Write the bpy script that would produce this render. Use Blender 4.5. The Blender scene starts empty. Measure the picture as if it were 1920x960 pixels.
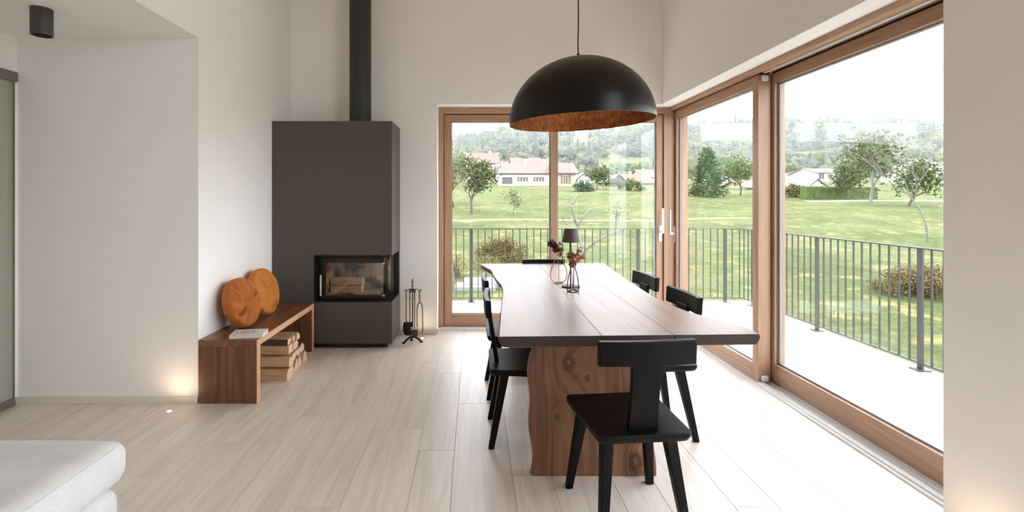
import bpy, bmesh, math, random
import numpy as np
from mathutils import Vector, Matrix, Euler
random.seed(7)
R = math.radians
scene = bpy.context.scene
col = scene.collection

# ------------------------------------------------------------------ camera
F, VX, HY, CH = 900.0, 889.0, 374.0, 1.41          # focal length in px, principal point in px, eye height
cam_d = bpy.data.cameras.new('camera'); cam = bpy.data.objects.new('camera', cam_d); col.objects.link(cam)
cam.location = (0, 0, CH); cam.rotation_euler = (R(90), 0, 0)
cam_d.sensor_width = 36.0; cam_d.lens = F/1920*36.0
cam_d.shift_x = (960-VX)/1920; cam_d.shift_y = -(480-HY)/1920
cam_d.clip_start = 0.05; cam_d.clip_end = 3000
scene.camera = cam

# ------------------------------------------------------------------ sky, exposure
SKY = 3.7
world = bpy.data.worlds.new('overcast_sky'); scene.world = world
world.use_nodes = True
bgn = world.node_tree.nodes['Background']
bgn.inputs[0].default_value = (0.90, 0.928, 1.0, 1); bgn.inputs[1].default_value = SKY
scene.view_settings.view_transform = 'Standard'; scene.view_settings.look = 'None'
scene.view_settings.gamma = 1.0; scene.view_settings.use_curve_mapping = False
scene.view_settings.exposure = 0.93
cy = scene.cycles
cy.use_denoising = True
cy.max_bounces = 12; cy.diffuse_bounces = 7; cy.glossy_bounces = 5; cy.transmission_bounces = 8
cy.transparent_max_bounces = 24; cy.volume_bounces = 1
cy.caustics_reflective = False; cy.caustics_refractive = False
cy.sample_clamp_indirect = 8.0

def on(px, py, z=0.0):
    """world point at height z seen at picture point (px, py)"""
    Y = (CH-z)*F/(py-HY); return Vector(((px-VX)/F*Y, Y, z))
def at(px, py, Y):
    return Vector(((px-VX)/F*Y, Y, CH-(py-HY)/F*Y))

# ------------------------------------------------------------------ materials
def lin(c):
    if isinstance(c, str): c = tuple(int(c[i:i+2], 16)/255 for i in (0, 2, 4))
    elif max(c) > 1.0: c = tuple(v/255 for v in c)
    return tuple(v/12.92 if v <= 0.04045 else ((v+0.055)/1.055)**2.4 for v in c)+(1.0,)

class Mat:
    def __init__(self, name):
        self.m = bpy.data.materials.new(name); self.m.use_nodes = True
        self.t = self.m.node_tree; self.t.nodes.clear()
        self.out = self.t.nodes.new('ShaderNodeOutputMaterial')
    def n(self, typ, **kw):
        nd = self.t.nodes.new('ShaderNode'+typ)
        for k, v in kw.items():
            if k.startswith('_'): setattr(nd, k[1:], v); continue
            key = int(k[1:]) if k[0] == 'i' and k[1:].isdigit() else k.replace('__', ' ')
            s = nd.inputs[key]
            if isinstance(v, bpy.types.NodeSocket): self.t.links.new(v, s)
            elif isinstance(v, (tuple, list)) and s.type == 'RGBA' and len(v) == 3: s.default_value = tuple(v)+(1,)
            else: s.default_value = v
        return nd
    def math(self, op, a, b=0.0, c=None):
        nd = self.n('Math', _operation=op, i0=a, i1=b)
        if c is not None:
            if isinstance(c, bpy.types.NodeSocket): self.t.links.new(c, nd.inputs[2])
            else: nd.inputs[2].default_value = c
        return nd.outputs[0]
    def ramp(self, fac, stops):
        nd = self.t.nodes.new('ShaderNodeValToRGB'); self.t.links.new(fac, nd.inputs[0])
        el = nd.color_ramp.elements
        while len(el) < len(stops): el.new(0.5)
        for e, (p, c) in zip(el, stops): e.position = p; e.color = lin(c)
        return nd.outputs[0]
    def mix(self, fac, a, b, blend='MIX'):
        nd = self.t.nodes.new('ShaderNodeMix'); nd.data_type = 'RGBA'; nd.blend_type = blend
        for idx, v in ((0, fac), (6, a), (7, b)):
            if isinstance(v, bpy.types.NodeSocket): self.t.links.new(v, nd.inputs[idx])
            else: nd.inputs[idx].default_value = v
        return nd.outputs[2]
    def bump(self, h, strength=0.2, dist=0.01):
        return self.n('Bump', Height=h, Strength=strength, Distance=dist).outputs[0]
    def coords(self, scale=(1, 1, 1), rnd=True):
        v = self.n('TexCoord').outputs['Object']
        if rnd:
            r = self.n('ObjectInfo').outputs['Random']
            off = self.n('VectorMath', _operation='SCALE', i0=(37.3, 53.1, 71.7)); self.t.links.new(r, off.inputs['Scale'])
            v = self.n('VectorMath', _operation='ADD', i0=v, i1=off.outputs[0]).outputs[0]
        return self.n('VectorMath', _operation='MULTIPLY', i0=v, i1=scale).outputs[0]
    def pbr(self, **kw):
        p = self.n('BsdfPrincipled', **kw); self.t.links.new(p.outputs[0], self.out.inputs[0]); return self.m

def plain(name, c, rough=0.5, metal=0.0, noise=0.0, nscale=20.0, bump=0.0, spec=0.5, sheen=0.0):
    M = Mat(name); c = lin(c); kw = {}
    if noise or bump:
        nz = M.n('TexNoise', Vector=M.coords(), Scale=nscale, Detail=4.0).outputs[0]
        if noise:
            f = M.math('MULTIPLY_ADD', nz, 2*noise, 1-noise)
            kw['Base__Color'] = M.mix(1.0, c, M.n('CombineColor', i0=f, i1=f, i2=f).outputs[0], 'MULTIPLY')
        if bump: kw['Normal'] = M.bump(nz, bump, 0.005)
    kw.setdefault('Base__Color', c)
    if sheen: kw['Sheen__Weight'] = sheen; kw['Sheen__Roughness'] = 0.4; kw['Sheen__Tint'] = c
    return M.pbr(Roughness=rough, Metallic=metal, Specular__IOR__Level=spec, **kw)

def wood(name, stops, axis='x', rough=0.45, ring=9.0, across=3.0, along=0.35, fibre=70.0, var=0.12, bump=0.08, knots=(), spec=0.5, coat=0.0, rw=0.20):
    """grain runs along the given local axis"""
    M = Mat(name)
    ai = 'xyz'.index(axis)
    s1 = [across]*3; s1[ai] = along
    s2 = [fibre]*3; s2[ai] = fibre*0.035
    base = M.coords((1, 1, 1), rnd=not knots)
    knotmask = None
    v = base
    for (kx, ky, kz, kr) in knots:
        d = M.n('VectorMath', _operation='SUBTRACT', i0=base, i1=(kx, ky, kz)).outputs[0]
        sc = [1.0]*3; sc[ai] = 0.62; sc[1] = 0.3
        d = M.n('VectorMath', _operation='MULTIPLY', i0=d, i1=tuple(sc)).outputs[0]
        ln = M.n('VectorMath', _operation='LENGTH', i0=d).outputs['Value']
        nn = M.n('TexNoise', Vector=base, Scale=28.0, Detail=3.0).outputs[0]
        ln = M.math('ADD', ln, M.math('MULTIPLY', M.math('SUBTRACT', nn, 0.5), kr*0.9))
        g = M.math('DIVIDE', ln, kr)
        bulge = M.math('MULTIPLY', M.math('POWER', 2.718, M.math('MULTIPLY', M.math('MULTIPLY', g, g), -0.22)), 0.10)
        v = M.n('VectorMath', _operation='ADD', i0=v, i1=M.n('CombineXYZ', i0=bulge, i1=0.0, i2=0.0).outputs[0]).outputs[0]
        mk = M.n('MapRange', i0=g, i1=0.55, i2=1.05, i3=1.0, i4=0.0).outputs[0]
        core = M.n('MapRange', i0=g, i1=0.12, i2=0.42, i3=1.0, i4=0.0).outputs[0]
        knotmask = (mk, core) if knotmask is None else (M.math('MAXIMUM', knotmask[0], mk), M.math('MAXIMUM', knotmask[1], core))
    a = M.n('VectorMath', _operation='MULTIPLY', i0=v, i1=tuple(s1)).outputs[0]
    n1 = M.n('TexNoise', Vector=a, Scale=1.0, Detail=3.0, Roughness=0.45, Distortion=0.6).outputs[0]
    rg = M.math('MULTIPLY_ADD', M.math('SINE', M.math('MULTIPLY', n1, ring*6.28)), 0.5, 0.5)
    b = M.n('VectorMath', _operation='MULTIPLY', i0=v, i1=tuple(s2)).outputs[0]
    n2 = M.n('TexNoise', Vector=b, Scale=1.0, Detail=4.0, Roughness=0.6).outputs[0]
    f = M.math('ADD', M.math('MULTIPLY', rg, rw), M.math('MULTIPLY', n2, 0.66-rw))
    f = M.math('ADD', f, M.math('MULTIPLY', n1, 0.34))
    c = M.ramp(f, stops)
    if var:
        r = M.math('MULTIPLY_ADD', M.n('ObjectInfo').outputs['Random'], 2*var, 1-var)
        c = M.mix(1.0, c, M.n('CombineColor', i0=r, i1=r, i2=r).outputs[0], 'MULTIPLY')
    if knotmask:
        c = M.mix(M.math('MULTIPLY', knotmask[0], 0.75), c, lin('3a2215'))
        c = M.mix(M.math('MULTIPLY', knotmask[1], 0.8), c, lin('8d6a4a'))
    return M.pbr(Base__Color=c, Roughness=rough, Normal=M.bump(f, bump, 0.004), Specular__IOR__Level=spec, Coat__Weight=coat, Coat__Roughness=0.25)

def thin_glass(name, tint=(0.97, 0.985, 0.98), refl=1.0):
    M = Mat(name)
    fc = M.n('LayerWeight', Blend=0.5).outputs['Facing']
    sch = M.math('MULTIPLY_ADD', M.math('POWER', fc, 5.0), 0.96*refl, 0.04*refl)
    tr = M.n('BsdfTransparent', Color=tint+(1,)).outputs[0]
    gl = M.n('BsdfGlossy', Color=(1, 1, 1, 1), Roughness=0.0).outputs[0]
    mx = M.n('MixShader', i0=sch, i1=tr, i2=gl).outputs[0]
    M.t.links.new(mx, M.out.inputs[0]); return M.m

def emitter(name, c, s):
    M = Mat(name); e = M.n('Emission', Color=lin(c), Strength=s); M.t.links.new(e.outputs[0], M.out.inputs[0]); return M.m

MT = {}
MT['plaster'] = plain('white_plaster', (245, 243, 241), 0.9, noise=0.012, nscale=3.0, bump=0.03, spec=0.2)
MT['ceiling'] = plain('ceiling_plaster', (240, 238, 235), 0.9, spec=0.2, bump=0.02)
MT['timber'] = wood('pale_timber_ceiling', [(0.2, (206, 184, 156)), (0.8, (226, 208, 184))], 'y', rough=0.6, var=0.0)
MT['base'] = plain('baseboard_paint', (226, 219, 207), 0.45)
MT['grout'] = plain('floor_grout', (222, 214, 204), 0.8)
MT['plank'] = wood('greige_oak_plank', [(0.25, (206, 192, 179)), (0.5, (227, 215, 204)), (0.75, (240, 231, 222))], 'y', rough=0.40, ring=6, across=6.0, along=0.35, fibre=110, var=0.05, bump=0.04, spec=1.0, rw=0.14)
MT['larch'] = wood('larch_frame_vertical', [(0.2, (150, 113, 86)), (0.5, (172, 135, 107)), (0.8, (186, 152, 123))], 'z', rough=0.42, ring=6, across=8, along=0.4, fibre=110, var=0.04, bump=0.03)
MT['larch_x'] = wood('larch_frame_across', [(0.2, (150, 113, 86)), (0.5, (172, 135, 107)), (0.8, (186, 152, 123))], 'x', rough=0.42, ring=6, across=8, along=0.4, fibre=110, var=0.04, bump=0.03)
MT['larch_y'] = wood('larch_frame_along', [(0.2, (150, 113, 86)), (0.5, (172, 135, 107)), (0.8, (186, 152, 123))], 'y', rough=0.42, ring=6, across=8, along=0.4, fibre=110, var=0.04, bump=0.03)
WAL = [(0.2, (90, 60, 45)), (0.45, (126, 89, 67)), (0.62, (140, 101, 78)), (0.85, (158, 120, 95))]
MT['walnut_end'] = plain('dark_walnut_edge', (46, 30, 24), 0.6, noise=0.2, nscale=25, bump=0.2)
MT['walnut_y'] = wood('walnut_tabletop', WAL, 'y', rough=0.37, ring=6, across=3.6, along=0.2, fibre=70, var=0.05, bump=0.03, coat=0.0, spec=0.65, rw=0.16)
MT['walnut_leg'] = wood('walnut_slab_leg', [(0.25, (84, 54, 37)), (0.45, (122, 81, 56)), (0.62, (138, 95, 67)), (0.8, (160, 114, 83))], 'z', rough=0.5, ring=8, across=5.0, along=0.6, fibre=60, var=0.0, bump=0.08, knots=((-0.125, 0, 0.575, 0.036), (0.215, 0, 0.075, 0.042), (-0.185, 0, 0.30, 0.012), (-0.03, 0, 0.50, 0.012)))
MT['bench_z'] = wood('bench_wood_upright', [(0.25, (70, 44, 30)), (0.5, (104, 68, 47)), (0.75, (134, 92, 66))], 'z', rough=0.45, ring=7, across=4.5, along=0.5, fibre=60, var=0.05)
MT['bench_y'] = wood('bench_wood_along', [(0.2, (86, 53, 36)), (0.5, (122, 79, 54)), (0.8, (150, 104, 74))], 'y', rough=0.38, ring=7, across=4.5, along=0.4, fibre=60, var=0.05)
MT['bench_edge'] = wood('bench_wood_edge', [(0.2, (196, 148, 110)), (0.8, (222, 178, 140))], 'y', rough=0.5, var=0.03)
MT['black_wood'] = wood('black_stained_ash', [(0.2, (4, 4, 4)), (0.6, (8, 8, 8)), (0.9, (14, 14, 14))], 'y', rough=0.42, ring=8, across=6, along=0.5, fibre=90, var=0.04, bump=0.18, spec=0.16)
MT['black_wood_z'] = wood('black_stained_ash_upright', [(0.2, (4, 4, 4)), (0.6, (8, 8, 8)), (0.9, (14, 14, 14))], 'z', rough=0.42, ring=8, across=6, along=0.5, fibre=90, var=0.04, bump=0.18, spec=0.16)
MT['black_wood_x'] = wood('black_stained_ash_across', [(0.2, (4, 4, 4)), (0.6, (8, 8, 8)), (0.9, (14, 14, 14))], 'x', rough=0.42, ring=8, across=6, along=0.5, fibre=90, var=0.04, bump=0.18, spec=0.16)
MT['stove'] = plain('taupe_grey_stove_paint', (86, 80, 75), 0.6, noise=0.02, nscale=6, spec=0.3)
MT['black_steel'] = plain('black_steel', (22, 22, 23), 0.35, spec=0.5)
MT['flue'] = plain('anthracite_flue_paint', (44, 45, 46), 0.5, spec=0.4)
MT['iron'] = plain('wrought_iron', (40, 38, 37), 0.5, metal=0.4, noise=0.15, nscale=60, bump=0.1)
MT['brass'] = plain('antique_brass', (146, 128, 100), 0.35, metal=0.9)
MT['alu'] = plain('brushed_aluminium', (222, 223, 222), 0.35, metal=0.25)
MT['alu_white'] = plain('satin_aluminium', (226, 228, 228), 0.4, metal=0.15)
MT['gasket'] = plain('grey_glazing_gasket', (140, 144, 149), 0.6)
MT['gap'] = plain('dark_seal', (42, 32, 26), 0.8)
MT['glass'] = thin_glass('window_glass', refl=0.6)
MT['fire_glass'] = thin_glass('stove_glass', (0.86, 0.85, 0.83), 1.3)
MT['rail'] = plain('grey_railing_paint', (68, 67, 67), 0.5, metal=0.2)
MT['paving'] = plain('pale_terrace_tile', (232, 230, 226), 0.7, noise=0.02, nscale=8)
MT['rubber'] = plain('black_rubber', (24, 24, 25), 0.7)

# ------------------------------------------------------------------ mesh helpers
class MB:
    def __init__(self): self.v = []; self.f = []; self.mi = []; self.cur = 0
    def add(self, vs, fs):
        o = len(self.v); self.v += [tuple(p) for p in vs]
        for f in fs: self.f.append(tuple(i+o for i in f)); self.mi.append(self.cur)
        return self
    def hexa(self, p):   # 0-3 bottom loop, 4-7 top loop
        return self.add(p, [(3, 2, 1, 0), (4, 5, 6, 7), (0, 1, 5, 4), (1, 2, 6, 5), (2, 3, 7, 6), (3, 0, 4, 7)])
    def box(self, x0, x1, y0, y1, z0, z1):
        return self.hexa([(x0, y0, z0), (x1, y0, z0), (x1, y1, z0), (x0, y1, z0), (x0, y0, z1), (x1, y0, z1), (x1, y1, z1), (x0, y1, z1)])
    def bar(self, a, b, w0, w1=None, h0=None, h1=None, side=(0, 0, 1)):
        """tapered square bar from a to b"""
        a = Vector(a); b = Vector(b); w1 = w0 if w1 is None else w1; h0 = w0 if h0 is None else h0; h1 = w1 if h1 is None else h1
        d = (b-a).normalized(); s = Vector(side)
        if abs(d.dot(s)) > 0.99: s = Vector((0, 1, 0))
        u = d.cross(s).normalized(); w = u.cross(d).normalized()
        q = lambda c, x, y: [c-u*x/2-w*y/2, c+u*x/2-w*y/2, c+u*x/2+w*y/2, c-u*x/2+w*y/2]
        return self.hexa(q(a, w0, h0)+q(b, w1, h1))
    def tube(self, pts, r, n=8, caps=True, closed=False):
        pts = [Vector(p) for p in pts]; m = len(pts)
        rs = r if isinstance(r, (list, tuple)) else [r]*m
        vs = []; up = None
        for i, p in enumerate(pts):
            if closed: d = pts[(i+1) % m]-pts[i-1]
            else: d = pts[min(i+1, m-1)]-pts[max(i-1, 0)]
            d = d.normalized() if d.length > 1e-9 else Vector((0, 0, 1))
            if up is None:
                up = Vector((0, 0, 1)) if abs(d.z) < 0.9 else Vector((1, 0, 0))
            u = d.cross(up)
            if u.length < 1e-6: u = d.cross(Vector((0.3, 1, 0.2)))
            u.normalize(); w = u.cross(d).normalized(); up = w
            for k in range(n):
                t = 2*math.pi*k/n; vs.append(p+u*math.cos(t)*rs[i]+w*math.sin(t)*rs[i])
        fs = []
        for i in range(m if closed else m-1):
            j = (i+1) % m
            for k in range(n): fs.append((i*n+k, i*n+(k+1) % n, j*n+(k+1) % n, j*n+k))
        if caps and not closed: fs += [tuple(range(n))[::-1], tuple((m-1)*n+k for k in range(n))]
        return self.add(vs, fs)
    def lathe(self, prof, n=32, c=(0, 0, 0), closed=False):
        vs = []; fs = []; m = len(prof)
        for r, z in prof:
            for k in range(n):
                t = 2*math.pi*k/n; vs.append((c[0]+r*math.cos(t), c[1]+r*math.sin(t), c[2]+z))
        for i in range(m if closed else m-1):
            j = (i+1) % m
            for k in range(n): fs.append((i*n+k, i*n+(k+1) % n, j*n+(k+1) % n, j*n+k))
        return self.add(vs, fs)
    def cyl(self, c, r, z0, z1, n=24, r1=None):
        r1 = r if r1 is None else r1
        vs = [(c[0]+r*math.cos(2*math.pi*k/n), c[1]+r*math.sin(2*math.pi*k/n), z0) for k in range(n)]
        vs += [(c[0]+r1*math.cos(2*math.pi*k/n), c[1]+r1*math.sin(2*math.pi*k/n), z1) for k in range(n)]
        return self.add(vs, [tuple(range(n))[::-1], tuple(range(n, 2*n))]+[(k, (k+1) % n, n+(k+1) % n, n+k) for k in range(n)])
    def prism(self, poly, z0, z1, axis='z'):
        """poly in the two other axes, extruded along axis"""
        n = len(poly)
        def P(p, t):
            return (p[0], p[1], t) if axis == 'z' else ((p[0], t, p[1]) if axis == 'y' else (t, p[0], p[1]))
        vs = [P(p, z0) for p in poly]+[P(p, z1) for p in poly]
        return self.add(vs, [tuple(range(n))[::-1], tuple(range(n, 2*n))]+[(k, (k+1) % n, n+(k+1) % n, n+k) for k in range(n)])
    def quad(self, a, b, c, d): return self.add([a, b, c, d], [(0, 1, 2, 3)])
    def mesh(self, name):
        me = bpy.data.meshes.new(name); me.from_pydata(self.v, [], self.f); me.update()
        bm = bmesh.new(); bm.from_mesh(me)
        return me, bm
    def build(self, name, mat, parent=None, smooth=False, bevel=0.0, seg=2, loc=None, rot=None, norm=True, angle=35):
        me = bpy.data.meshes.new(name); me.from_pydata(self.v, [], self.f)
        mats = mat if isinstance(mat, (list, tuple)) else [mat]
        for m in mats: me.materials.append(MT[m] if isinstance(m, str) else m)
        if len(mats) > 1: me.polygons.foreach_set('material_index', self.mi)
        me.update()
        if norm:
            bm = bmesh.new(); bm.from_mesh(me); bmesh.ops.recalc_face_normals(bm, faces=bm.faces); bm.to_mesh(me); bm.free()
        if smooth:
            me.polygons.foreach_set('use_smooth', [True]*len(me.polygons))
            if angle < 180:
                bm = bmesh.new(); bm.from_mesh(me)
                for e in bm.edges:
                    if len(e.link_faces) == 2 and e.calc_face_angle(0) > R(angle): e.smooth = False
                bm.to_mesh(me); bm.free()
        o = bpy.data.objects.new(name, me); col.objects.link(o)
        if parent: o.parent = parent
        if loc: o.location = loc
        if rot: o.rotation_euler = rot
        if bevel:
            b = o.modifiers.new('bevel', 'BEVEL'); b.width = bevel; b.segments = seg; b.limit_method = 'ANGLE'; b.angle_limit = R(40)
        return o

def tag(o, label, cat=None, group=None, kind=None):
    o['label'] = label
    if cat: o['category'] = cat
    if group: o['group'] = group
    if kind: o['kind'] = kind
    return o
def thing(name, label, cat, loc=(0, 0, 0), rz=0.0, group=None, kind=None):
    o = bpy.data.objects.new(name, None); col.objects.link(o); o.empty_display_size = 0.1
    o.location = loc; o.rotation_euler = (0, 0, rz)
    return tag(o, label, cat, group, kind)
def copy_tree(o, parent=None):
    c = o.copy(); col.objects.link(c); c.parent = parent
    for ch in list(o.children): copy_tree(ch, c)
    return c
def round_poly(poly, r, n=4):
    out = []
    m = len(poly)
    for i in range(m):
        p0, p1, p2 = (Vector(poly[i-1]), Vector(poly[i]), Vector(poly[(i+1) % m]))
        a = p1+(p0-p1).normalized()*r; b = p1+(p2-p1).normalized()*r
        for k in range(n+1):
            t = k/n; out.append(tuple(a*(1-t)**2+p1*2*t*(1-t)+b*t*t))
    return out

# ------------------------------------------------------------------ room shell
XL, XLL, XR = -1.91, -3.166, 1.96       # bench wall, far left wall, window wall
YF, YB, YR = 3.325, 5.016, -3.6         # recess wall, back wall, wall behind the camera
ZL, ZC, ZS = 2.529, 3.95, 2.405         # low ceiling, high ceiling, window soffit
XF, YFR = 2.116, 5.176                  # inner faces of the window frames
YP = 2.005                              # where the window opening ends in the right wall
WT = 0.42
def structure(o, label, cat): return tag(o, label, cat, kind='structure')

# floor: grout bed with one object per plank
fl = MB().box(XLL-0.2, XR+0.2, YR-0.2, YB+0.25, -0.12, -0.0025).build('floor', 'grout')
structure(fl, 'pale greige oak plank floor running towards the windows', 'floor')
edges = [0.195]
w = 0.2
x = 0.195
wid = []
while x < XR+0.2:
    wid.append((x, x+w)); x += w; w = 0.5-w
x = 0.195; w = 0.305
while x > XLL:
    wid.append((x-w, x)); x -= w; w = 0.505-w
rng = random.Random(21)
meshes = {}
for (a, b) in sorted(wid):
    a = max(a, XLL); b = min(b, 2.15)
    if b-a < 0.02: continue
    y = -0.2-rng.random()*1.2
    far = YB+0.15 if b > -0.4 else (YB if b > XL else YF)
    if b > XL and a < XL: far = YF if (XL-a) > (b-XL) else YB
    while y < far:
        L = 1.2
        y1 = min(y+L, far)
        if y1-y > 0.02 and y1 > 0.3:
            key = (round(b-a, 3), round(y1-y, 3))
            if key not in meshes:
                wv, lv = key; c = 0.0012; zz = 0.0006
                m = MB(); g = 0.0017
                x0, x1, ya, yb = -wv/2+g, wv/2-g, -lv/2+g, lv/2-g
                m.hexa([(x0, ya, -0.012), (x1, ya, -0.012), (x1, yb, -0.012), (x0, yb, -0.012), (x0, ya, 0), (x1, ya, 0), (x1, yb, 0), (x0, yb, 0)])
                o = m.build('plank', 'plank', fl); meshes[key] = o.data
            else:
                o = bpy.data.objects.new('plank', meshes[key]); col.objects.link(o); o.parent = fl
            o.location = ((a+b)/2, (y+y1)/2, 0)
        y += L

def wall(name, label, boxes, mat='plaster', cat='wall'):
    m = MB()
    for b in boxes: m.box(*b)
    return structure(m.build(name, mat, norm=True), label, cat)
wall('wall_back', 'tall white plaster wall behind the fireplace, above the garden window', [(XL-0.3, -0.385, YB, YB+WT, -0.12, ZC), (-0.385, XR+WT, YB, YB+WT, ZS, ZC)])
wall('wall_right', 'white plaster wall above and beside the wide sliding window', [(XR, XR+WT, YR, -0.7, -0.12, ZC), (XR, XR+WT, 1.62, YP, -0.12, ZC), (XR, XR+WT, -0.7, 1.62, 3.75, ZC), (XR, XR+WT, YP, YB, ZS, ZC)])
wall('wall_left', 'bright white plaster wall behind the bench', [(XL-0.3, XL, YF+0.3, YB, -0.12, ZC), (XL-0.3, XL, YR, YF+0.3, ZL, ZC)])
wall('wall_recess', 'beige-shaded plaster wall beside the glass door', [(XLL-0.3, XL, YF, YF+0.3, -0.12, ZL)])
wall('wall_far_left', 'white plaster wall around the frosted glass door', [(XLL-0.2, XLL, 3.26, YF, -0.12, ZL+0.15), (XLL-0.2, XLL, 2.2, 3.26, 2.24, ZL+0.15), (XLL-0.2, XLL, YR, 2.2, -0.12, ZL+0.15)])
wall('wall_rear', 'white plaster wall opposite the garden window', [(XLL-0.2, XR+WT, YR-0.3, YR, -0.12, ZC)])
wall('ceiling', 'high pale timber ceiling over the dining area', [(XL-0.3, XR+WT, YR-0.3, YB+WT, ZC, ZC+0.2)], 'timber', 'ceiling')
wall('ceiling_low', 'low white ceiling carrying the black spotlight', [(XLL-0.2, XL-0.3, YR, YF, ZL, ZL+0.15)], 'plaster', 'ceiling')
wall('wall_corridor', 'white corridor wall beyond the frosted glass door', [(XLL-1.6, XLL-1.4, 1.0, 4.0, -0.12, 2.6), (XLL-1.4, XLL-0.2, 3.6, 3.8, -0.12, 2.6), (XLL-1.6, XLL-0.2, 1.0, 4.0, -0.15, -0.05)])
# baseboards
m = MB().box(XLL, XL+0.012, YF-0.012, YF, 0, 0.047).box(XL, XL+0.012, YF-0.012, YF+0.0, 0, 0.047)
structure(m.build('baseboard_left', 'base', bevel=0.002), 'cream baseboard along the recess wall', 'baseboard')
m = MB().box(-0.76, -0.385, YB-0.012, YB, 0, 0.05).box(-0.397, -0.385, YB, YB+0.1, 0, 0.05)
structure(m.build('baseboard_back', 'base', bevel=0.002), 'short baseboard between fireplace and garden window', 'baseboard')

# ------------------------------------------------------------------ garden window in the back wall
def part(name, mat, parent, *boxes, bevel=0.003, label=None, **kw):
    m = MB()
    for b in boxes: m.box(*b)
    o = m.build(name, mat, parent, bevel=bevel, **kw)
    if label: o['label'] = label
    return o
w1 = thing('window_1', 'larch framed garden window with two panes in the back wall', 'window', (0.85, YFR, 0), kind='structure')
def W1(x0, x1, y0, y1, z0, z1): return (x0-0.85, x1-0.85, y0-YFR, y1-YFR, z0, z1)
y0, y1 = YFR, YFR+0.20
part('jamb', 'larch', w1, W1(-0.385, -0.328, y0, y1, 0.045, ZS))
part('jamb', 'larch', w1, W1(2.048, 2.16, y0+0.001, YB+WT-0.02, 0.0, ZS), W1(2.16, 2.335, 5.246, YB+WT-0.02, 0.0, ZS), label='dark larch corner post')
part('head', 'larch_x', w1, W1(-0.328, 2.048, y0, y1, 2.336, ZS))
part('seal', 'gap', w1, W1(-0.328, 2.048, y0+0.028, y0+0.12, 2.328, 2.336), W1(-0.328, -0.322, y0+0.028, y0+0.12, 0.04, 2.336), W1(2.042, 2.048, y0+0.028, y0+0.12, 0.04, 2.336), bevel=0)
part('threshold', 'alu_white', w1, W1(-0.385, 2.05, y0-0.03, y1, -0.002, 0.034))
s0, s1 = YFR+0.022, YFR+0.10
part('stile', 'larch', w1, W1(-0.322, -0.246, s0, s1, 0.038, 2.328))
part('stile', 'larch', w1, W1(1.976, 2.042, s0, s1, 0.038, 2.328))
part('mullion', 'larch', w1, W1(0.828, 0.905, s0-0.004, s1, 0.165, 2.25))
part('top_rail', 'larch_x', w1, W1(-0.246, 1.976, s0, s1, 2.248, 2.328))
part('bottom_rail', 'larch_x', w1, W1(-0.246, 1.976, s0, s1, 0.038, 0.167))
gy = YFR+0.062
for (a, b) in ((-0.246, 0.828), (0.905, 1.976)):
    part('pane', 'glass', w1, W1(a, b, gy, gy+0.012, 0.167, 2.248), bevel=0)
    part('gasket', 'gasket', w1, W1(a, a+0.008, gy-0.02, gy, 0.167, 2.248), W1(b-0.012, b, gy-0.02, gy, 0.167, 2.248), W1(a, b, gy-0.02, gy, 2.242, 2.248), W1(a, b, gy-0.02, gy, 0.167, 0.175), bevel=0)
def lift_handle(parent, plate, lever, neck, label):
    h = part('handle', 'alu_white', parent, plate, bevel=0.003, label=label)
    part('lever', 'alu_white', h, lever, bevel=0.004)
    part('neck', 'alu_white', h, neck, bevel=0.003)
lift_handle(w1, W1(1.995, 2.030, s0-0.012, s0, 0.955, 1.125), W1(2.012, 2.034, s0-0.062, s0-0.046, 1.045, 1.315), W1(2.006, 2.028, s0-0.05, s0-0.01, 1.05, 1.075), 'satin white lift handle')

# ------------------------------------------------------------------ wide sliding window in the right wall
w2 = thing('window_2', 'wide larch lift-and-slide window along the balcony', 'window', (2.2, 3.6, 0), kind='structure')
def W2(x0, x1, y0, y1, z0, z1): return (x0-2.2, x1-2.2, y0-3.6, y1-3.6, z0, z1)
part('head', 'larch_y', w2, W2(XF, 2.165, YP-0.1, YFR, 2.368, ZS), W2(2.165, 2.42, YP-0.1, YB+WT-0.02, 2.38, ZS))
part('track', 'alu', w2, W2(2.20, 2.225, YP-0.1, 3.7, 2.370, 2.381), bevel=0, label='silver ceiling track')
part('seal', 'gap', w2, W2(2.168, 2.25, 3.66, 5.25, 2.366, 2.381), W2(2.275, 2.36, YP-0.1, 3.66, 2.366, 2.381), bevel=0)
part('jamb', 'larch', w2, W2(XF, 2.40, YP-0.14, YP-0.02, 0.0, ZS))
# threshold profiles
part('threshold', 'alu', w2, W2(2.150, 2.168, YP-0.1, YFR, -0.02, 0.012), W2(2.168, 2.20, YP-0.1, 3.66, -0.02, 0.022), W2(2.20, 2.225, YP-0.1, 3.66, -0.02, 0.008), W2(2.225, 2.27, YP-0.1, 3.66, -0.02, 0.016), W2(2.168, 2.27, 3.66, 5.25, -0.02, 0.014), W2(2.27, 2.42, YP-0.1, YB+WT-0.02, -0.02, 0.02), bevel=0.001)
# sliding leaf
a0, a1 = 2.165, 2.261
part('stile', 'larch', w2, W2(a0, a1, 3.66, 3.735, 0.016, 2.364))
part('stile', 'larch', w2, W2(a0, a1, 5.135, 5.24, 0.016, 2.364))
part('bottom_rail', 'larch_y', w2, W2(a0, a1, 3.735, 5.135, 0.016, 0.142))
part('top_rail', 'larch_y', w2, W2(a0, a1, 3.735, 5.135, 2.285, 2.364))
part('pane', 'glass', w2, W2(2.212, 2.226, 3.735, 5.135, 0.142, 2.285), bevel=0)
part('gasket', 'gasket', w2, W2(2.195, 2.212, 5.120, 5.135, 0.142, 2.285), W2(2.195, 2.212, 3.735, 5.135, 2.277, 2.285), W2(2.195, 2.212, 3.735, 5.135, 0.142, 0.15), bevel=0)
for z in (0.024, 2.31):
    part('bumper', 'alu_white', w2, W2(2.185, 2.238, 3.642, 3.66, z, z+0.045), bevel=0.008, seg=3, label='small white end stop')
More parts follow.
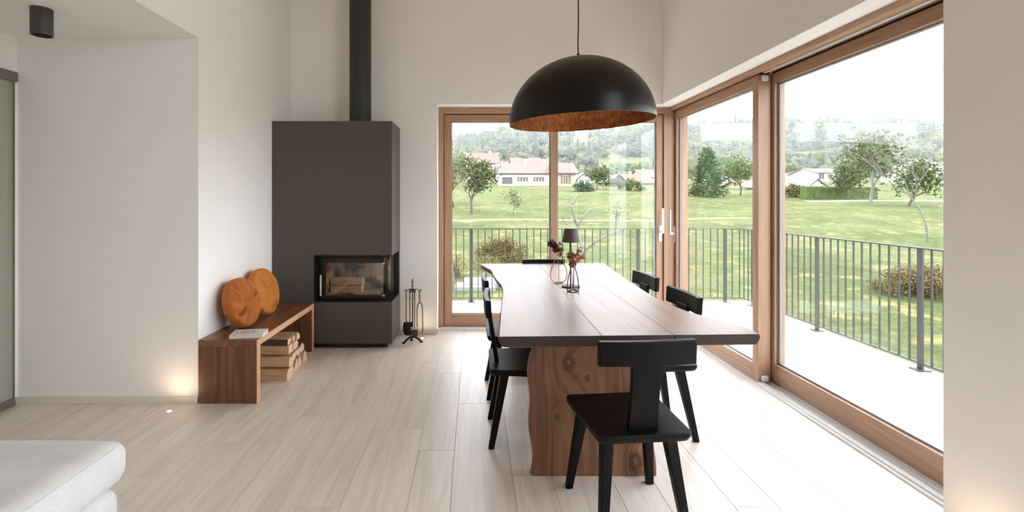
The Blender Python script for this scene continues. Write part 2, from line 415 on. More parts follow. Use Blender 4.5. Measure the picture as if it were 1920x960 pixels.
# fixed leaf
b0, b1 = 2.27, 2.352
part('stile', 'larch', w2, W2(b0, b1, 3.628, 3.74, 0.02, 2.366))
part('stile', 'larch', w2, W2(b0, b1, YP-0.06, YP+0.03, 0.02, 2.366))
part('bottom_rail', 'larch_y', w2, W2(b0, b1, YP+0.03, 3.628, 0.02, 0.165))
part('top_rail', 'larch_y', w2, W2(b0, b1, YP+0.03, 3.628, 2.288, 2.366))
part('pane', 'glass', w2, W2(2.312, 2.326, YP+0.03, 3.628, 0.165, 2.288), bevel=0)
part('gasket', 'gasket', w2, W2(2.296, 2.312, 3.606, 3.628, 0.165, 2.288), W2(2.296, 2.312, YP+0.03, 3.628, 2.278, 2.288), W2(2.296, 2.312, YP+0.03, 3.628, 0.165, 0.176), bevel=0)
lift_handle(w2, W2(a0-0.012, a0, 5.165, 5.195, 0.95, 1.12), W2(a0-0.058, a0-0.042, 5.168, 5.190, 1.03, 1.30), W2(a0-0.05, a0-0.01, 5.170, 5.190, 1.03, 1.055), 'satin white lift handle')

# out-of-view window added in the right wall to brighten the room
w4 = thing('added_window', 'unseen tall window added beyond the wall pillar to brighten the room', 'window', (2.2, 0.0, 0), kind='structure')
for ya in (-0.7, 0.4, 1.52): part('stile', 'larch', w4, (-0.04, 0.04, ya, ya+0.1, 0.0, 3.75))
for za in (0.0, 2.3, 3.65): part('rail', 'larch_y', w4, (-0.035, 0.035, -0.7, 1.62, za, za+0.1))
part('pane', 'glass', w4, (-0.006, 0.006, -0.6, 1.52, 0.1, 3.65), bevel=0)
# frosted sliding door on the far left
MT['frost'] = Mat('frosted_green_glass').pbr(Base__Color=lin((168, 168, 154)), Roughness=0.35, Transmission__Weight=0.25, IOR=1.3)
MT['bronze'] = plain('bronze_anodised_rail', (124, 114, 105), 0.45, metal=0.3)
d1 = thing('door_1', 'frosted green glass sliding door with bronze rails', 'door', (XLL+0.03, 2.7, 0), kind='structure')
part('panel', 'frost', d1, (-0.022, -0.012, -0.6, 0.575, 0.05, 2.22), bevel=0)
part('top_rail', 'bronze', d1, (-0.03, 0.012, -0.7, 0.59, 2.213, 2.28))
part('bottom_rail', 'bronze', d1, (-0.028, 0.0, -0.6, 0.585, 0.0, 0.055))
part('edge_strip', 'bronze', d1, (-0.024, -0.008, 0.575, 0.587, 0.055, 2.213), bevel=0)

# ------------------------------------------------------------------ balcony
bf = MB().box(-3.0, 3.80, YB+WT, 6.72, -0.30, -0.022).box(XR+WT, 3.80, -2.0, YB+WT, -0.30, -0.022).build('balcony_floor', 'grout')
structure(bf, 'white sunlit balcony floor outside the windows', 'balcony')
tm = None
def tile(x0, x1, y0, y1):
    m = MB().box(x0+0.0015, x1-0.0015, y0+0.0015, y1-0.0015, -0.022, -0.006); m.build('tile', 'paving', bf)
yy = -2.0
ys = [6.72-0.9*k for k in range(11)]
for k in range(len(ys)-1):
    yb, ya = ys[k], ys[k+1]
    x0 = XR+WT
    for xa, xb in ((x0, x0+0.71), (x0+0.71, 3.80)):
        tile(xa, xb, ya, yb)
for xa, xb in [(-3.0+0.9*k, min(-3.0+0.9*(k+1), XR+WT)) for k in range(6)]:
    tile(xa, xb, YB+WT, 5.82+0.25); tile(xa, xb, 5.82+0.25, 6.72)
RYF, RXS = 6.62, 3.70
rl = thing('balcony_railing', 'grey steel balcony railing with thin vertical bars', 'railing', (RXS, RYF, 0))
def rb(*b): return (b[0]-RXS, b[1]-RXS, b[2]-RYF, b[3]-RYF, b[4], b[5])
part('top_rail', 'rail', rl, rb(-3.0, RXS+0.02, RYF-0.02, RYF+0.02, 1.0, 1.012), bevel=0)
part('top_rail', 'rail', rl, rb(RXS-0.02, RXS+0.02, -2.0, RYF-0.02, 1.0, 1.012), bevel=0)
part('bottom_rail', 'rail', rl, rb(-3.0, RXS+0.012, RYF-0.012, RYF+0.012, 0.05, 0.062), bevel=0)
part('bottom_rail', 'rail', rl, rb(RXS-0.012, RXS+0.012, -2.0, RYF-0.012, 0.05, 0.062), bevel=0)
fp = [-2.35, -1.19, -0.04, 1.11, 2.26, 3.46]
sp = [6.38, 5.18, 3.98, 2.78, 1.58, 0.38]
def post(x, y, alongx):
    w, t = (0.045, 0.018) if alongx else (0.018, 0.045)
    o = part('post', 'rail', rl, rb(x-w/2, x+w/2, y-t/2, y+t/2, 0.0, 1.0), bevel=0)
    part('base_plate', 'rail', o, rb(x-0.05, x+0.05, y-0.05, y+0.05, -0.006, 0.004), bevel=0)
for x in fp: post(x, RYF, True)
for y in sp: post(RXS, y, False)
bar_me = MB().box(-0.006, 0.006, -0.006, 0.006, 0.06, 1.0).build('baluster', 'rail', rl)
first = True
def baluster(x, y):
    global first
    o = bar_me if first else bpy.data.objects.new('baluster', bar_me.data)
    if not first: col.objects.link(o); o.parent = rl
    first = False
    o.location = (x-RXS, y-RYF, 0)
def fill(ps, f, end):
    ps = sorted(ps+[end]) if end is not None else sorted(ps)
    for a, b in zip(ps[:-1], ps[1:]):
        n = max(1, round((b-a)/0.1))
        for k in range(1, n): f(a+(b-a)*k/n)
fill(fp, lambda x: baluster(x, RYF), None)
for x in (3.56, 3.66): baluster(x, RYF)
fill(sp, lambda y: baluster(RXS, y), None)
for y in (6.48, 6.58): baluster(RXS, y)

# ------------------------------------------------------------------ dining table
ZT, TT = 0.805, 0.048
Lp = [on(901, 496, ZT), on(905, 498, ZT), on(920, 506, ZT), on(928, 522, ZT), on(938, 533, ZT), on(942, 543, ZT), on(941, 556, ZT), on(938.5, 574, ZT), on(937, 592, ZT), on(935, 612, ZT), on(933, 632, ZT)]
Rp = [on(1135, 494, ZT), on(1155, 508.7, ZT), on(1190, 532.5, ZT), on(1230, 557.5, ZT), on(1262, 573, ZT), on(1301, 588.5, ZT), on(1345, 600, ZT), on(1390, 612, ZT), on(1420, 621, ZT), on(1431, 629, ZT)]
def interp(pts, y):
    pts = sorted(pts, key=lambda p: p.y)
    if y <= pts[0].y: return pts[0].x
    for a, b in zip(pts[:-1], pts[1:]):
        if y <= b.y:
            t = (y-a.y)/(b.y-a.y); return a.x*(1-t)+b.x*t
    return pts[-1].x
TX, TY = 0.64, 3.28
tb = thing('dining_table', 'walnut live-edge dining table on thick slab legs', 'table', (TX, TY, 0))
yn, yf = 2.115, 4.52
ys = [yn+(yf-yn)*k/44 for k in range(45)]
s1 = lambda y: 0.585+0.012*(y-3.2)+0.004*math.sin(2.1*y)     # seams between the boards
s2 = lambda y: 0.895-0.004*(y-3.2)+0.004*math.sin(1.7*y+1)
bnds = [lambda y: interp(Lp, y), s1, s2, lambda y: interp(Rp, y)]
def yy_shift(x): return 0.035*(x-0.1)                          # the table ends run very slightly askew
for i in range(3):
    m = MB(); vs = []; g = 0.0006
    rows = []
    for k, y in enumerate(ys):
        xa = bnds[i](y)+(g if i else 0); xb = bnds[i+1](y)-(g if i < 2 else 0)
        e = 0.010
        wav = 0.004*math.sin(y*19)+0.003*math.sin(y*41+1)
        prof = []
        # section, from lower left round to lower right
        if i == 0: prof += [(xa+0.022+wav, ZT-TT), (xa+0.006, ZT-TT*0.55), (xa+wav*0.4, ZT-0.008), (xa+0.006, ZT)]
        else: prof += [(xa, ZT-TT), (xa, ZT)]
        if i == 2: prof += [(xb-0.006, ZT), (xb+wav*0.4, ZT-0.010), (xb-0.004, ZT-TT*0.6), (xb-0.022+wav, ZT-TT)]
        else: prof += [(xb, ZT), (xb, ZT-TT)]
        rows.append([(p[0]-TX, y+yy_shift(p[0])-TY, p[1]) for p in prof])
    n = len(rows[0])
    vs = [p for r in rows for p in r]; fs = []
    for k in range(len(rows)-1):
        for j in range(n): fs.append((k*n+j, k*n+(j+1) % n, (k+1)*n+(j+1) % n, (k+1)*n+j))
    fs += [tuple(range(n)), tuple((len(rows)-1)*n+j for j in range(n))[::-1]]
    m.add(vs, fs)
    top_z = ZT-0.011
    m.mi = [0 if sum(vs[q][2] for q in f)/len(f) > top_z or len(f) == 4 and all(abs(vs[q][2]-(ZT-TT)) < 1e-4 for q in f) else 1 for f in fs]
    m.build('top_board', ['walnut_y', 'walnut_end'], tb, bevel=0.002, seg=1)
# black resin filled cracks in the top
MT['resin'] = plain('black_resin', (24, 18, 15), 0.3)
def crack(pts, wid):
    m = MB(); n = len(pts); vs = []
    for k, (px, py) in enumerate(pts):
        p = on(px, py, ZT); w = wid*(math.sin(math.pi*(k+0.25)/(n-0.5)))
        for s, dz in ((-1, 0), (1, 0)): vs.append((p.x+s*w-TX, p.y+s*w*0.6-TY, ZT+0.0006))
    for k in range(n): vs.append((vs[2*k][0], vs[2*k][1], ZT-0.004)); vs.append((vs[2*k+1][0], vs[2*k+1][1], ZT-0.004))
    fs = [(2*k, 2*k+1, 2*k+3, 2*k+2) for k in range(n-1)]
    o = 2*n
    fs += [(2*k, 2*k+2, o+2*k+2, o+2*k) for k in range(n-1)]+[(2*k+1, o+2*k+1, o+2*k+3, 2*k+3) for k in range(n-1)]
    m.add(vs, fs); m.build('crack_filling', 'resin', tb)
crack([(1175, 605), (1178, 609), (1182, 613), (1189, 615), (1196, 617), (1204, 619)], 0.0045)
crack([(1243, 619), (1246, 620), (1251, 621)], 0.004)
# slab legs
def slab_leg(yfront, x0, x1, seed):
    m = MB(); rg = random.Random(seed); zs = [k*(ZT-TT)/22 for k in range(23)]
    xc = (x0+x1)/2; rows = []
    for z in zs:
        t = z/(ZT-TT)
        a = x0-0.0+0.012*math.sin(6.5*t+0.6)+0.020*t*t+0.008*math.sin(15*t)
        b = x1+0.012*math.sin(5.2*t+2.0)-0.008+0.03*t*t+0.006*math.sin(13*t+1)
        rows.append([(a+0.012-xc, 0.0, z), (a-xc, 0.03, z), (a+0.012-xc, 0.07, z), (b-0.012-xc, 0.07, z), (b-xc, 0.03, z), (b-0.012-xc, 0.0, z)])
    n = 6; vs = [p for r in rows for p in r]
    fs = [(k*n+j, k*n+(j+1) % n, (k+1)*n+(j+1) % n, (k+1)*n+j) for k in range(len(rows)-1) for j in range(n)]
    fs += [tuple(range(n)), tuple((len(rows)-1)*n+j for j in range(n))[::-1]]
    m.add(vs, fs)
    return m.build('slab_leg', 'walnut_leg', tb, loc=(xc-TX, yfront-TY, 0), bevel=0.003)
slab_leg(2.445, 0.280, 0.932, 3); slab_leg(3.99, 0.28, 0.95, 4)

# ------------------------------------------------------------------ dining chairs
def make_chair():
    t = thing('dining_chair', '', 'chair', group='black chairs around the dining table')
    seat = round_poly([(-0.20, -0.215), (0.20, -0.215), (0.222, 0.215), (-0.222, 0.215)], 0.035, 4)
    m = MB(); n = len(seat)
    lo = [(x*0.955, y*0.955) for x, y in seat]
    m.add([(x, y, 0.412) for x, y in lo]+[(x, y, 0.430) for x, y in seat]+[(x, y, 0.450) for x, y in seat],
          [tuple(range(n))[::-1], tuple(range(2*n, 3*n))]+[(k, (k+1) % n, n+(k+1) % n, n+k) for k in range(n)]+[(n+k, n+(k+1) % n, 2*n+(k+1) % n, 2*n+k) for k in range(n)])
    m.build('seat', 'black_wood', t, bevel=0.004)
    for sx in (-1, 1):
        for (tx, ty, bx, by) in ((0.135, -0.125, 0.182, -0.205), (0.155, 0.13, 0.205, 0.20)):
            d = Vector((sx*(tx-bx), ty-by, 0.0))
            m = MB().bar((sx*bx, by, 0.0), (sx*tx, ty, 0.415), 0.033, 0.05, 0.033, 0.05, side=(0, 1, 0))
            z0 = [i for i, v in enumerate(m.v) if v[2] < 0.1]
            for i in z0: m.v[i] = (m.v[i][0], m.v[i][1], 0.0)
            m.build('leg', 'black_wood_z', t, bevel=0.004)
    # splat: narrows a little above the seat, leans backward
    pr = [(0.066, 0.440), (0.060, 0.56), (0.062, 0.68), (0.070, 0.765)]
    m = MB(); vs = []
    for wv, z in pr:
        yb = -0.168-0.052*(z-0.44)/0.325
        vs += [(-wv, yb-0.012, z), (wv, yb-0.012, z), (wv, yb+0.012, z), (-wv, yb+0.012, z)]
    fs = [(4*k+j, 4*k+(j+1) % 4, 4*k+4+(j+1) % 4, 4*k+4+j) for k in range(3) for j in range(4)]+[(3, 2, 1, 0), (12, 13, 14, 15)]
    m.add(vs, fs); m.build('back_splat', 'black_wood_z', t, bevel=0.004)
    # top bar, slightly bowed
    m = MB(); vs = []; N = 8
    for k in range(N+1):
        x = -0.204+0.408*k/N; yo = -0.222-0.014*(1-(x/0.204)**2)+0.006
        for (dy, z) in ((-0.016, 0.738), (0.016, 0.738), (0.010, 0.84), (-0.022, 0.84)): vs.append((x, yo+dy, z))
    fs = [(4*k+j, 4*k+(j+1) % 4, 4*k+4+(j+1) % 4, 4*k+4+j) for k in range(N) for j in range(4)]+[(3, 2, 1, 0), tuple(4*N+j for j in range(4))]
    m.add(vs, fs); m.build('top_bar', 'black_wood_x', t, bevel=0.005)
    return t
ch0 = make_chair()
spots = [
    ((0.685, 2.170), 5, 'black wooden chair at the table end facing the garden window, its back to the room'),
    ((0.305, 2.900), -91, 'black wooden chair on the fireplace side of the table, closest to the knotty slab leg'),
    ((0.305, 3.565), -89, 'black wooden chair on the fireplace side of the table, closer to the garden window'),
    ((1.080, 2.970), 93, 'black wooden chair on the balcony side of the table, beside the sliding window leaf edge'),
    ((1.095, 3.670), 95, 'black wooden chair on the balcony side of the table, by the window handles'),
    ((0.659, 4.345), 180, 'black wooden chair at the table end in front of the garden window mullion'),
]
for i, ((x, y), a, lab) in enumerate(spots):
    c = ch0 if i == 0 else copy_tree(ch0)
    c.location = (x, y, 0); c.rotation_euler = (0, 0, R(a)); c['label'] = lab

# ------------------------------------------------------------------ dome pendant
PX, PY, PZ = 0.689, 3.10, 1.906
pr_r, pr_h = 0.4615, 0.417
MT['dome'] = plain('matt_black_dome', (9, 8, 8), 0.34, spec=0.32)
def copper():
    M = Mat('copper_leaf'); v = M.coords((1, 1, 1), False)
    a = M.n('TexNoise', Vector=v, Scale=26.0, Detail=6.0, Roughness=0.75).outputs[0]
    c = M.ramp(a, [(0.3, (112, 62, 34)), (0.5, (166, 97, 56)), (0.68, (206, 138, 88))])
    return M.pbr(Base__Color=c, Metallic=0.75, Roughness=0.42, Normal=M.bump(a, 0.5, 0.01))
MT['copper'] = copper()
pd = thing('pendant_lamp', 'large matt black dome pendant lined with copper leaf', 'lamp', (PX, PY, PZ))
tilt = (R(1.0), R(-2.2), 0)
N = 40
po = [(pr_r*math.sin(math.pi/2*(1-k/N)**1.0), pr_h*math.sin(math.pi/2*k/N)) for k in range(N+1)]
po = [(pr_r*math.cos(math.pi/2*k/N), pr_h*math.sin(math.pi/2*k/N)) for k in range(N)]+[(0.004, pr_h)]
MB().lathe(po, 96).build('shade', 'dome', pd, smooth=True, rot=tilt, angle=180)
ir, ih = pr_r-0.005, pr_h-0.006
pi_ = [(pr_r, 0.0), (ir, 0.0)]+[(ir*math.cos(math.pi/2*k/N), ih*math.sin(math.pi/2*k/N)) for k in range(1, N)]+[(0.004, ih)]
MB().lathe(pi_, 96).build('lining', 'copper', pd, smooth=True, rot=tilt, angle=60)['label'] = 'crinkled copper leaf lining'
ap = Matrix.Rotation(tilt[1], 3, 'Y') @ Vector((0, 0, pr_h))
m = MB().cyl((ap.x, 0.0), 0.009, ap.z-0.004, ap.z+0.03, 12)
m.build('cord_grip', 'black_steel', pd)
m = MB().tube([(ap.x, 0, ap.z+0.02), (ap.x-0.003, 0, ap.z+0.10), (ap.x+0.001, 0, ap.z+0.2), (ap.x, 0, ap.z+0.45), (ap.x, 0, ZC-PZ-0.02)], 0.0042, 8)
m.build('cord', 'black_steel', pd, smooth=True)
MB().lathe([(0.0, -0.03), (0.055, -0.028), (0.06, 0.0)], 24, (ap.x, 0, ZC-PZ)).build('ceiling_rose', 'black_steel', pd, smooth=True)
MB().cyl((0, 0), 0.028, 0.25, 0.40, 16).build('bulb_holder', 'black_steel', pd, rot=tilt)
MT['opal'] = plain('opal_bulb', (240, 236, 228), 0.3)
MB().lathe([(0.0, 0.10), (0.03, 0.11), (0.05, 0.15), (0.045, 0.20), (0.02, 0.25)], 20).build('bulb', 'opal', pd, smooth=True, rot=tilt)

# ------------------------------------------------------------------ fireplace
SX0, SX1, SY0, SY1 = XL+0.004, -0.775, 4.53, YB-0.004
fx, fy = (SX0+SX1)/2, (SY0+SY1)/2
st = thing('fireplace', 'tall taupe-grey corner wood stove with glazed black firebox', 'fireplace', (fx, fy, 0))
def S(x0, x1, y0, y1, z0, z1): return (x0-fx, x1-fx, y0-fy, y1-fy, z0, z1)
OZ0, OZ1, OX0, OYB = 0.439, 0.8865, -1.515, 4.955
part('plinth', 'black_steel', st, S(SX0, SX1-0.055, SY0+0.045, SY1, 0.0, 0.05), bevel=0)
part('lower_body', 'stove', st, S(SX0, SX1, SY0, SY1, 0.048, OZ0), bevel=0.003)
part('upper_body', 'stove', st, S(SX0, SX1, SY0, SY1, OZ1, 2.15), bevel=0.003)
part('side_body', 'stove', st, S(SX0, OX0, SY0, SY1, OZ0, OZ1), bevel=0.0)
part('rear_lining', 'black_steel', st, S(-0.83, SX1-0.001, OYB, SY1, OZ0, OZ1), bevel=0)
fb = MB()
UX0, UX1, UY0 = -1.475, -0.868, 4.612
for b in (S(OX0, SX1-0.004, SY0+0.004, SY1, OZ0, OZ0+0.008), S(OX0, SX1-0.004, SY0+0.004, SY1, OZ1-0.008, OZ1), S(OX0, OX0+0.006, SY0+0.004, SY1, OZ0, OZ1),
          S(OX0, UX0, UY0+0.02, UY0+0.06, OZ0, OZ1)): fb.box(*b)
fbx = fb.build('recess_lining', 'black_steel', st)
# firebox unit: frame bars, glass, chamotte
door = part('firebox_door', 'black_steel', st,
    S(UX0, UX1, UY0, UY0+0.02, 0.800, 0.848), S(UX0, UX1, UY0, UY0+0.02, 0.452, 0.488), S(UX0, UX0+0.05, UY0, UY0+0.02, 0.488, 0.800),
    S(UX1-0.02, UX1, UY0+0.02, OYB, 0.800, 0.848), S(UX1-0.02, UX1, UY0+0.02, OYB, 0.452, 0.488), S(UX1-0.02, UX1, OYB-0.03, OYB, 0.488, 0.800), bevel=0.002)
part('pane', 'fire_glass', door, S(UX0+0.05, UX1-0.004, UY0+0.006, UY0+0.011, 0.488, 0.800), bevel=0)
part('pane', 'fire_glass', door, S(UX1-0.009, UX1-0.004, UY0+0.012, OYB-0.03, 0.488, 0.800), bevel=0)
part('handle', 'alu', door, S(OX0+0.045, OX0+0.060, UY0-0.045, UY0-0.03, 0.49, 0.69), bevel=0.003, label='slim stainless steel door handle')
part('corner_cap', 'alu', door, S(UX1-0.014, UX1+0.004, UY0-0.003, UY0+0.018, 0.785, 0.80), S(UX1-0.014, UX1+0.004, UY0-0.003, UY0+0.018, 0.478, 0.49), bevel=0.001)
hood = part('firebox_top', 'black_steel', st, S(UX0, UX1-0.02, UY0+0.02, OYB, 0.81, OZ1), bevel=0)
part('ash_tray', 'black_steel', st, S(UX0, UX1-0.02, UY0+0.02, OYB, OZ0+0.008, 0.486), bevel=0)
def chamotte():
    M = Mat('sooty_chamotte'); v = M.coords((1, 1, 1), False)
    n1 = M.n('TexNoise', Vector=v, Scale=6.5, Detail=3.0, Roughness=0.5).outputs[0]
    n2 = M.n('TexNoise', Vector=v, Scale=90.0, Detail=3.0).outputs[0]
    soot = M.n('MapRange', i0=n1, i1=0.46, i2=0.58, i3=0.0, i4=0.85).outputs[0]
    c = M.ramp(n2, [(0.3, (186, 160, 132)), (0.7, (212, 190, 162))])
    return M.pbr(Base__Color=M.mix(soot, c, lin((48, 44, 42))), Roughness=0.9)
MT['chamotte'] = chamotte()
for k in range(3):
    a = -1.42+k*0.185; part('firebrick', 'chamotte', st, S(a+0.002, a+0.183, OYB-0.035, OYB-0.005, 0.486, 0.81), bevel=0.002)
part('firebrick', 'chamotte', st, S(UX0+0.012, UX0+0.045, UY0+0.03, 4.78, 0.486, 0.81), bevel=0.002)
part('firebrick', 'chamotte', st, S(UX0+0.012, UX0+0.045, 4.784, OYB-0.04, 0.486, 0.81), bevel=0.002)
part('firebrick', 'chamotte', st, S(UX0+0.05, UX1-0.06, UY0+0.05, OYB-0.04, 0.486, 0.50), bevel=0.002)
# flue
m = MB().cyl((-1.13-fx, 4.77-fy), 0.106, 2.15, ZC-0.003, 48)
m.build('flue_pipe', 'flue', st, smooth=True)
m = MB().lathe([(0.107, 0), (0.13, 0.0), (0.13, 0.012), (0.107, 0.018)], 48, (-1.13-fx, 4.77-fy, 2.15)); m.build('flue_collar', 'flue', st, smooth=True)

# ------------------------------------------------------------------ firewood
MT['split_wood'] = wood('split_beech', [(0.2, (176, 134, 100)), (0.5, (204, 164, 128)), (0.8, (222, 188, 152))], 'x', rough=0.8, ring=5, across=16, along=1.4, fibre=160, var=0.08, bump=0.4)
MT['bark'] = plain('dark_bark', (92, 72, 58), 0.95, noise=0.4, nscale=40, bump=0.8)
MT['end_grain'] = plain('pale_end_grain', (224, 194, 158), 0.85, noise=0.08, nscale=60, bump=0.2)
def log(label, x0, x1, y, z, poly, seed, bark_faces=(), group='split logs stacked under the bench', rot=0.0):
    """split log lying along x; poly = outline in (y, z) local"""
    rg = random.Random(seed); n = len(poly); m = MB(); NS = 5; vs = []
    L = x1-x0
    for k in range(NS+1):
        t = k/NS; s = 1+rg.uniform(-0.03, 0.03); oy = rg.uniform(-0.003, 0.003)
        for (py, pz) in poly: vs.append((-L/2+L*t+(rg.uniform(-0.006, 0.006) if k in (0, NS) else 0), py*s+oy, pz if pz == 0 else pz*s))
    m.cur = 0
    m.v = [tuple(v) for v in vs]
    for k in range(NS):
        for j in range(n):
            m.f.append((k*n+j, k*n+(j+1) % n, (k+1)*n+(j+1) % n, (k+1)*n+j)); m.mi.append(1 if j in bark_faces else 0)
    m.f += [tuple(range(n)), tuple(NS*n+j for j in range(n))]; m.mi += [2, 2]
    o = m.build('firewood_log', ['split_wood', 'bark', 'end_grain'], loc=((x0+x1)/2, y, z), rot=(0, 0, rot))
    return tag(o, label, 'log', group)
W = 'split beech firewood log '
tri = lambda b, h, s=0.0: [(-b/2, 0), (b/2, 0), (b/2*0.9, h*0.25), (s+0.008, h), (s-0.008, h), (-b/2*0.95, h*0.2)]
inv = lambda b, h: [(-0.012, 0), (0.012, 0), (b/2, h*0.8), (b/2*0.8, h), (-b/2*0.8, h), (-b/2, h*0.8)]
blk = lambda b, h: [(-b/2, 0), (b/2*0.8, 0), (b/2, h*0.5), (b/2*0.7, h), (-b/2*0.8, h*0.95), (-b/2*1.03, h*0.4)]
xe = -1.885
rows = [
 # bottom row
 (0, 3.800, 0.0, [(-0.052, 0), (0.035, 0), (0.048, 0.02), (0.03, 0.112), (-0.025, 0.112), (-0.056, 0.082)], -1.455, 'lying lowest at the open front of the pile', ()),
 (1, 3.893, 0.0, [(-0.04, 0), (0.04, 0), (0.045, 0.035), (0.01, 0.10), (-0.012, 0.10)], -1.47, 'with a narrow rounded end, second along the bottom', ()),
 (2, 3.995, 0.0, [(-0.05, 0), (0.045, 0), (0.05, 0.02), (0.015, 0.125), (0.0, 0.125)], -1.47, 'with a steep triangular end in the bottom row', ()),
 (3, 4.100, 0.0, [(-0.048, 0), (0.05, 0), (0.05, 0.03), (-0.01, 0.13), (-0.03, 0.12)], -1.48, 'with a lopsided triangular end in the bottom row', ()),
 (4, 4.215, 0.0, [(-0.05, 0), (0.04, 0), (0.05, 0.05), (0.03, 0.11), (-0.04, 0.12)], -1.48, 'with a rounded end on the floor by the far bench leg', (2,)),
 # second row
 (5, 3.845, 0.1165, [(-0.045, 0), (0.02, 0), (0.045, 0.012), (-0.02, 0.108), (-0.06, 0.108), (-0.078, 0.03)], -1.45, 'with a sharp triangular end, second from the floor', ()),
 (6, 3.945, 0.128, [(-0.02, 0), (0.02, 0), (0.045, 0.075), (0.04, 0.085), (-0.04, 0.085), (-0.05, 0.06)], -1.47, 'wedged point-down in the middle of the pile', ()),
 (7, 4.055, 0.136, [(-0.03, 0), (0.035, 0), (0.05, 0.06), (0.03, 0.078), (-0.05, 0.07)], -1.48, 'with a broad pale end in the middle of the pile', ()),
 (8, 4.170, 0.136, [(-0.04, 0), (0.045, 0), (0.05, 0.05), (0.02, 0.09), (-0.045, 0.085)], -1.485, 'with a half-round end, upper one by the far bench leg', (2, 3)),
 # third row
 (9, 3.915, 0.229, [(-0.055, 0), (0.035, 0), (0.05, 0.04), (0.03, 0.088), (-0.05, 0.088)], -1.49, 'in the third layer below the bark-edged one', ()),
 (10, 4.030, 0.2255, [(-0.045, 0), (0.03, 0), (0.055, 0.05), (0.02, 0.085), (-0.05, 0.08)], -1.49, 'in the third layer with a five-sided end', ()),
 # top row
 (11, 3.925, 0.3205, [(-0.05, 0), (0.02, 0), (0.035, 0.02), (0.02, 0.062), (-0.035, 0.062), (-0.055, 0.03)], -1.50, 'on top of the pile with a dark strip of bark', (4, 5)),
 (12, 4.010, 0.3185, [(-0.035, 0), (0.035, 0), (0.045, 0.02), (0.01, 0.07), (-0.01, 0.07)], -1.50, 'on top of the pile with a triangular end', ()),
 (13, 4.100, 0.300, [(-0.03, 0), (0.035, 0), (0.04, 0.04), (0.0, 0.085), (-0.02, 0.08)], -1.50, 'on top of the pile, last before the gap', (2,)),
]
SC = 0.92
for (sd, y, z, poly, xend, lab, bk) in rows:
    log(W+lab, xe, xend, 3.78+(y-3.8)*1.0, z*SC*0.80, [(a*1.02, b*SC*0.80) for a, b in poly], sd+50, bk)
log('large split log lying in front inside the firebox', -1.405, -1.10, 4.735, 0.50, [(-0.045, 0), (0.04, 0), (0.05, 0.035), (0.02, 0.07), (-0.04, 0.062)], 90, (), 'logs in the firebox')
log('split log resting on top of another inside the firebox', -1.40, -1.095, 4.74, 0.5745, [(-0.04, 0), (0.03, 0), (0.05, 0.03), (0.025, 0.068), (-0.03, 0.068)], 91, (), 'logs in the firebox')

# ------------------------------------------------------------------ bench
BX0, BX1, BY0, BY1, BZ, BTK = XL+0.006, -1.502, 3.315, 4.49, 0.438, 0.045
bc = ((BX0+BX1)/2, (BY0+BY1)/2)
bn = thing('wooden_bench', 'low reddish walnut bench with solid panel ends', 'bench', (bc[0], bc[1], 0))
def B(x0, x1, y0, y1, z0, z1): return (x0-bc[0], x1-bc[0], y0-bc[1], y1-bc[1], z0, z1)
nb = 3; wv = (BX1-BX0)/nb
for k in range(nb): part('seat_board', 'bench_y', bn, B(BX0+k*wv+0.0003, BX0+(k+1)*wv-0.0003, BY0, BY1, BZ-BTK, BZ), bevel=0.0015)
for (a, b) in ((BY0, BY0+0.05), (BY1-0.05, BY1)):
    for k in range(2):
        w2v = (BX1-BX0)/2
        part('end_board', 'bench_z', bn, B(BX0+k*w2v+0.0003, BX0+(k+1)*w2v-0.0003, a, b, 0.0, BZ-BTK-0.0008), bevel=0.0015)
part('edge_strip', 'bench_edge', bn, B(BX1, BX1+0.003, BY0, BY1, BZ-BTK, BZ), bevel=0, label='pale edge strip')  # thin strips give the bench's room-side faces a paler wood colour
part('edge_strip', 'bench_edge', bn, B(BX1, BX1+0.003, BY0, BY0+0.05, 0, BZ-BTK), bevel=0, label='pale edge strip')
part('edge_strip', 'bench_edge', bn, B(BX1, BX1+0.003, BY1-0.05, BY1, 0, BZ-BTK), bevel=0, label='pale edge strip')
for yk in (BY0+0.012, BY1-0.05):
    for fk in (0.22, 0.74):
        xk = BX0+(BX1-BX0)*fk
        part('dowel', 'black_steel', bn, B(xk-0.011, xk+0.011, yk-0.006, yk+0.012, BZ-0.004, BZ+0.0008), bevel=0)

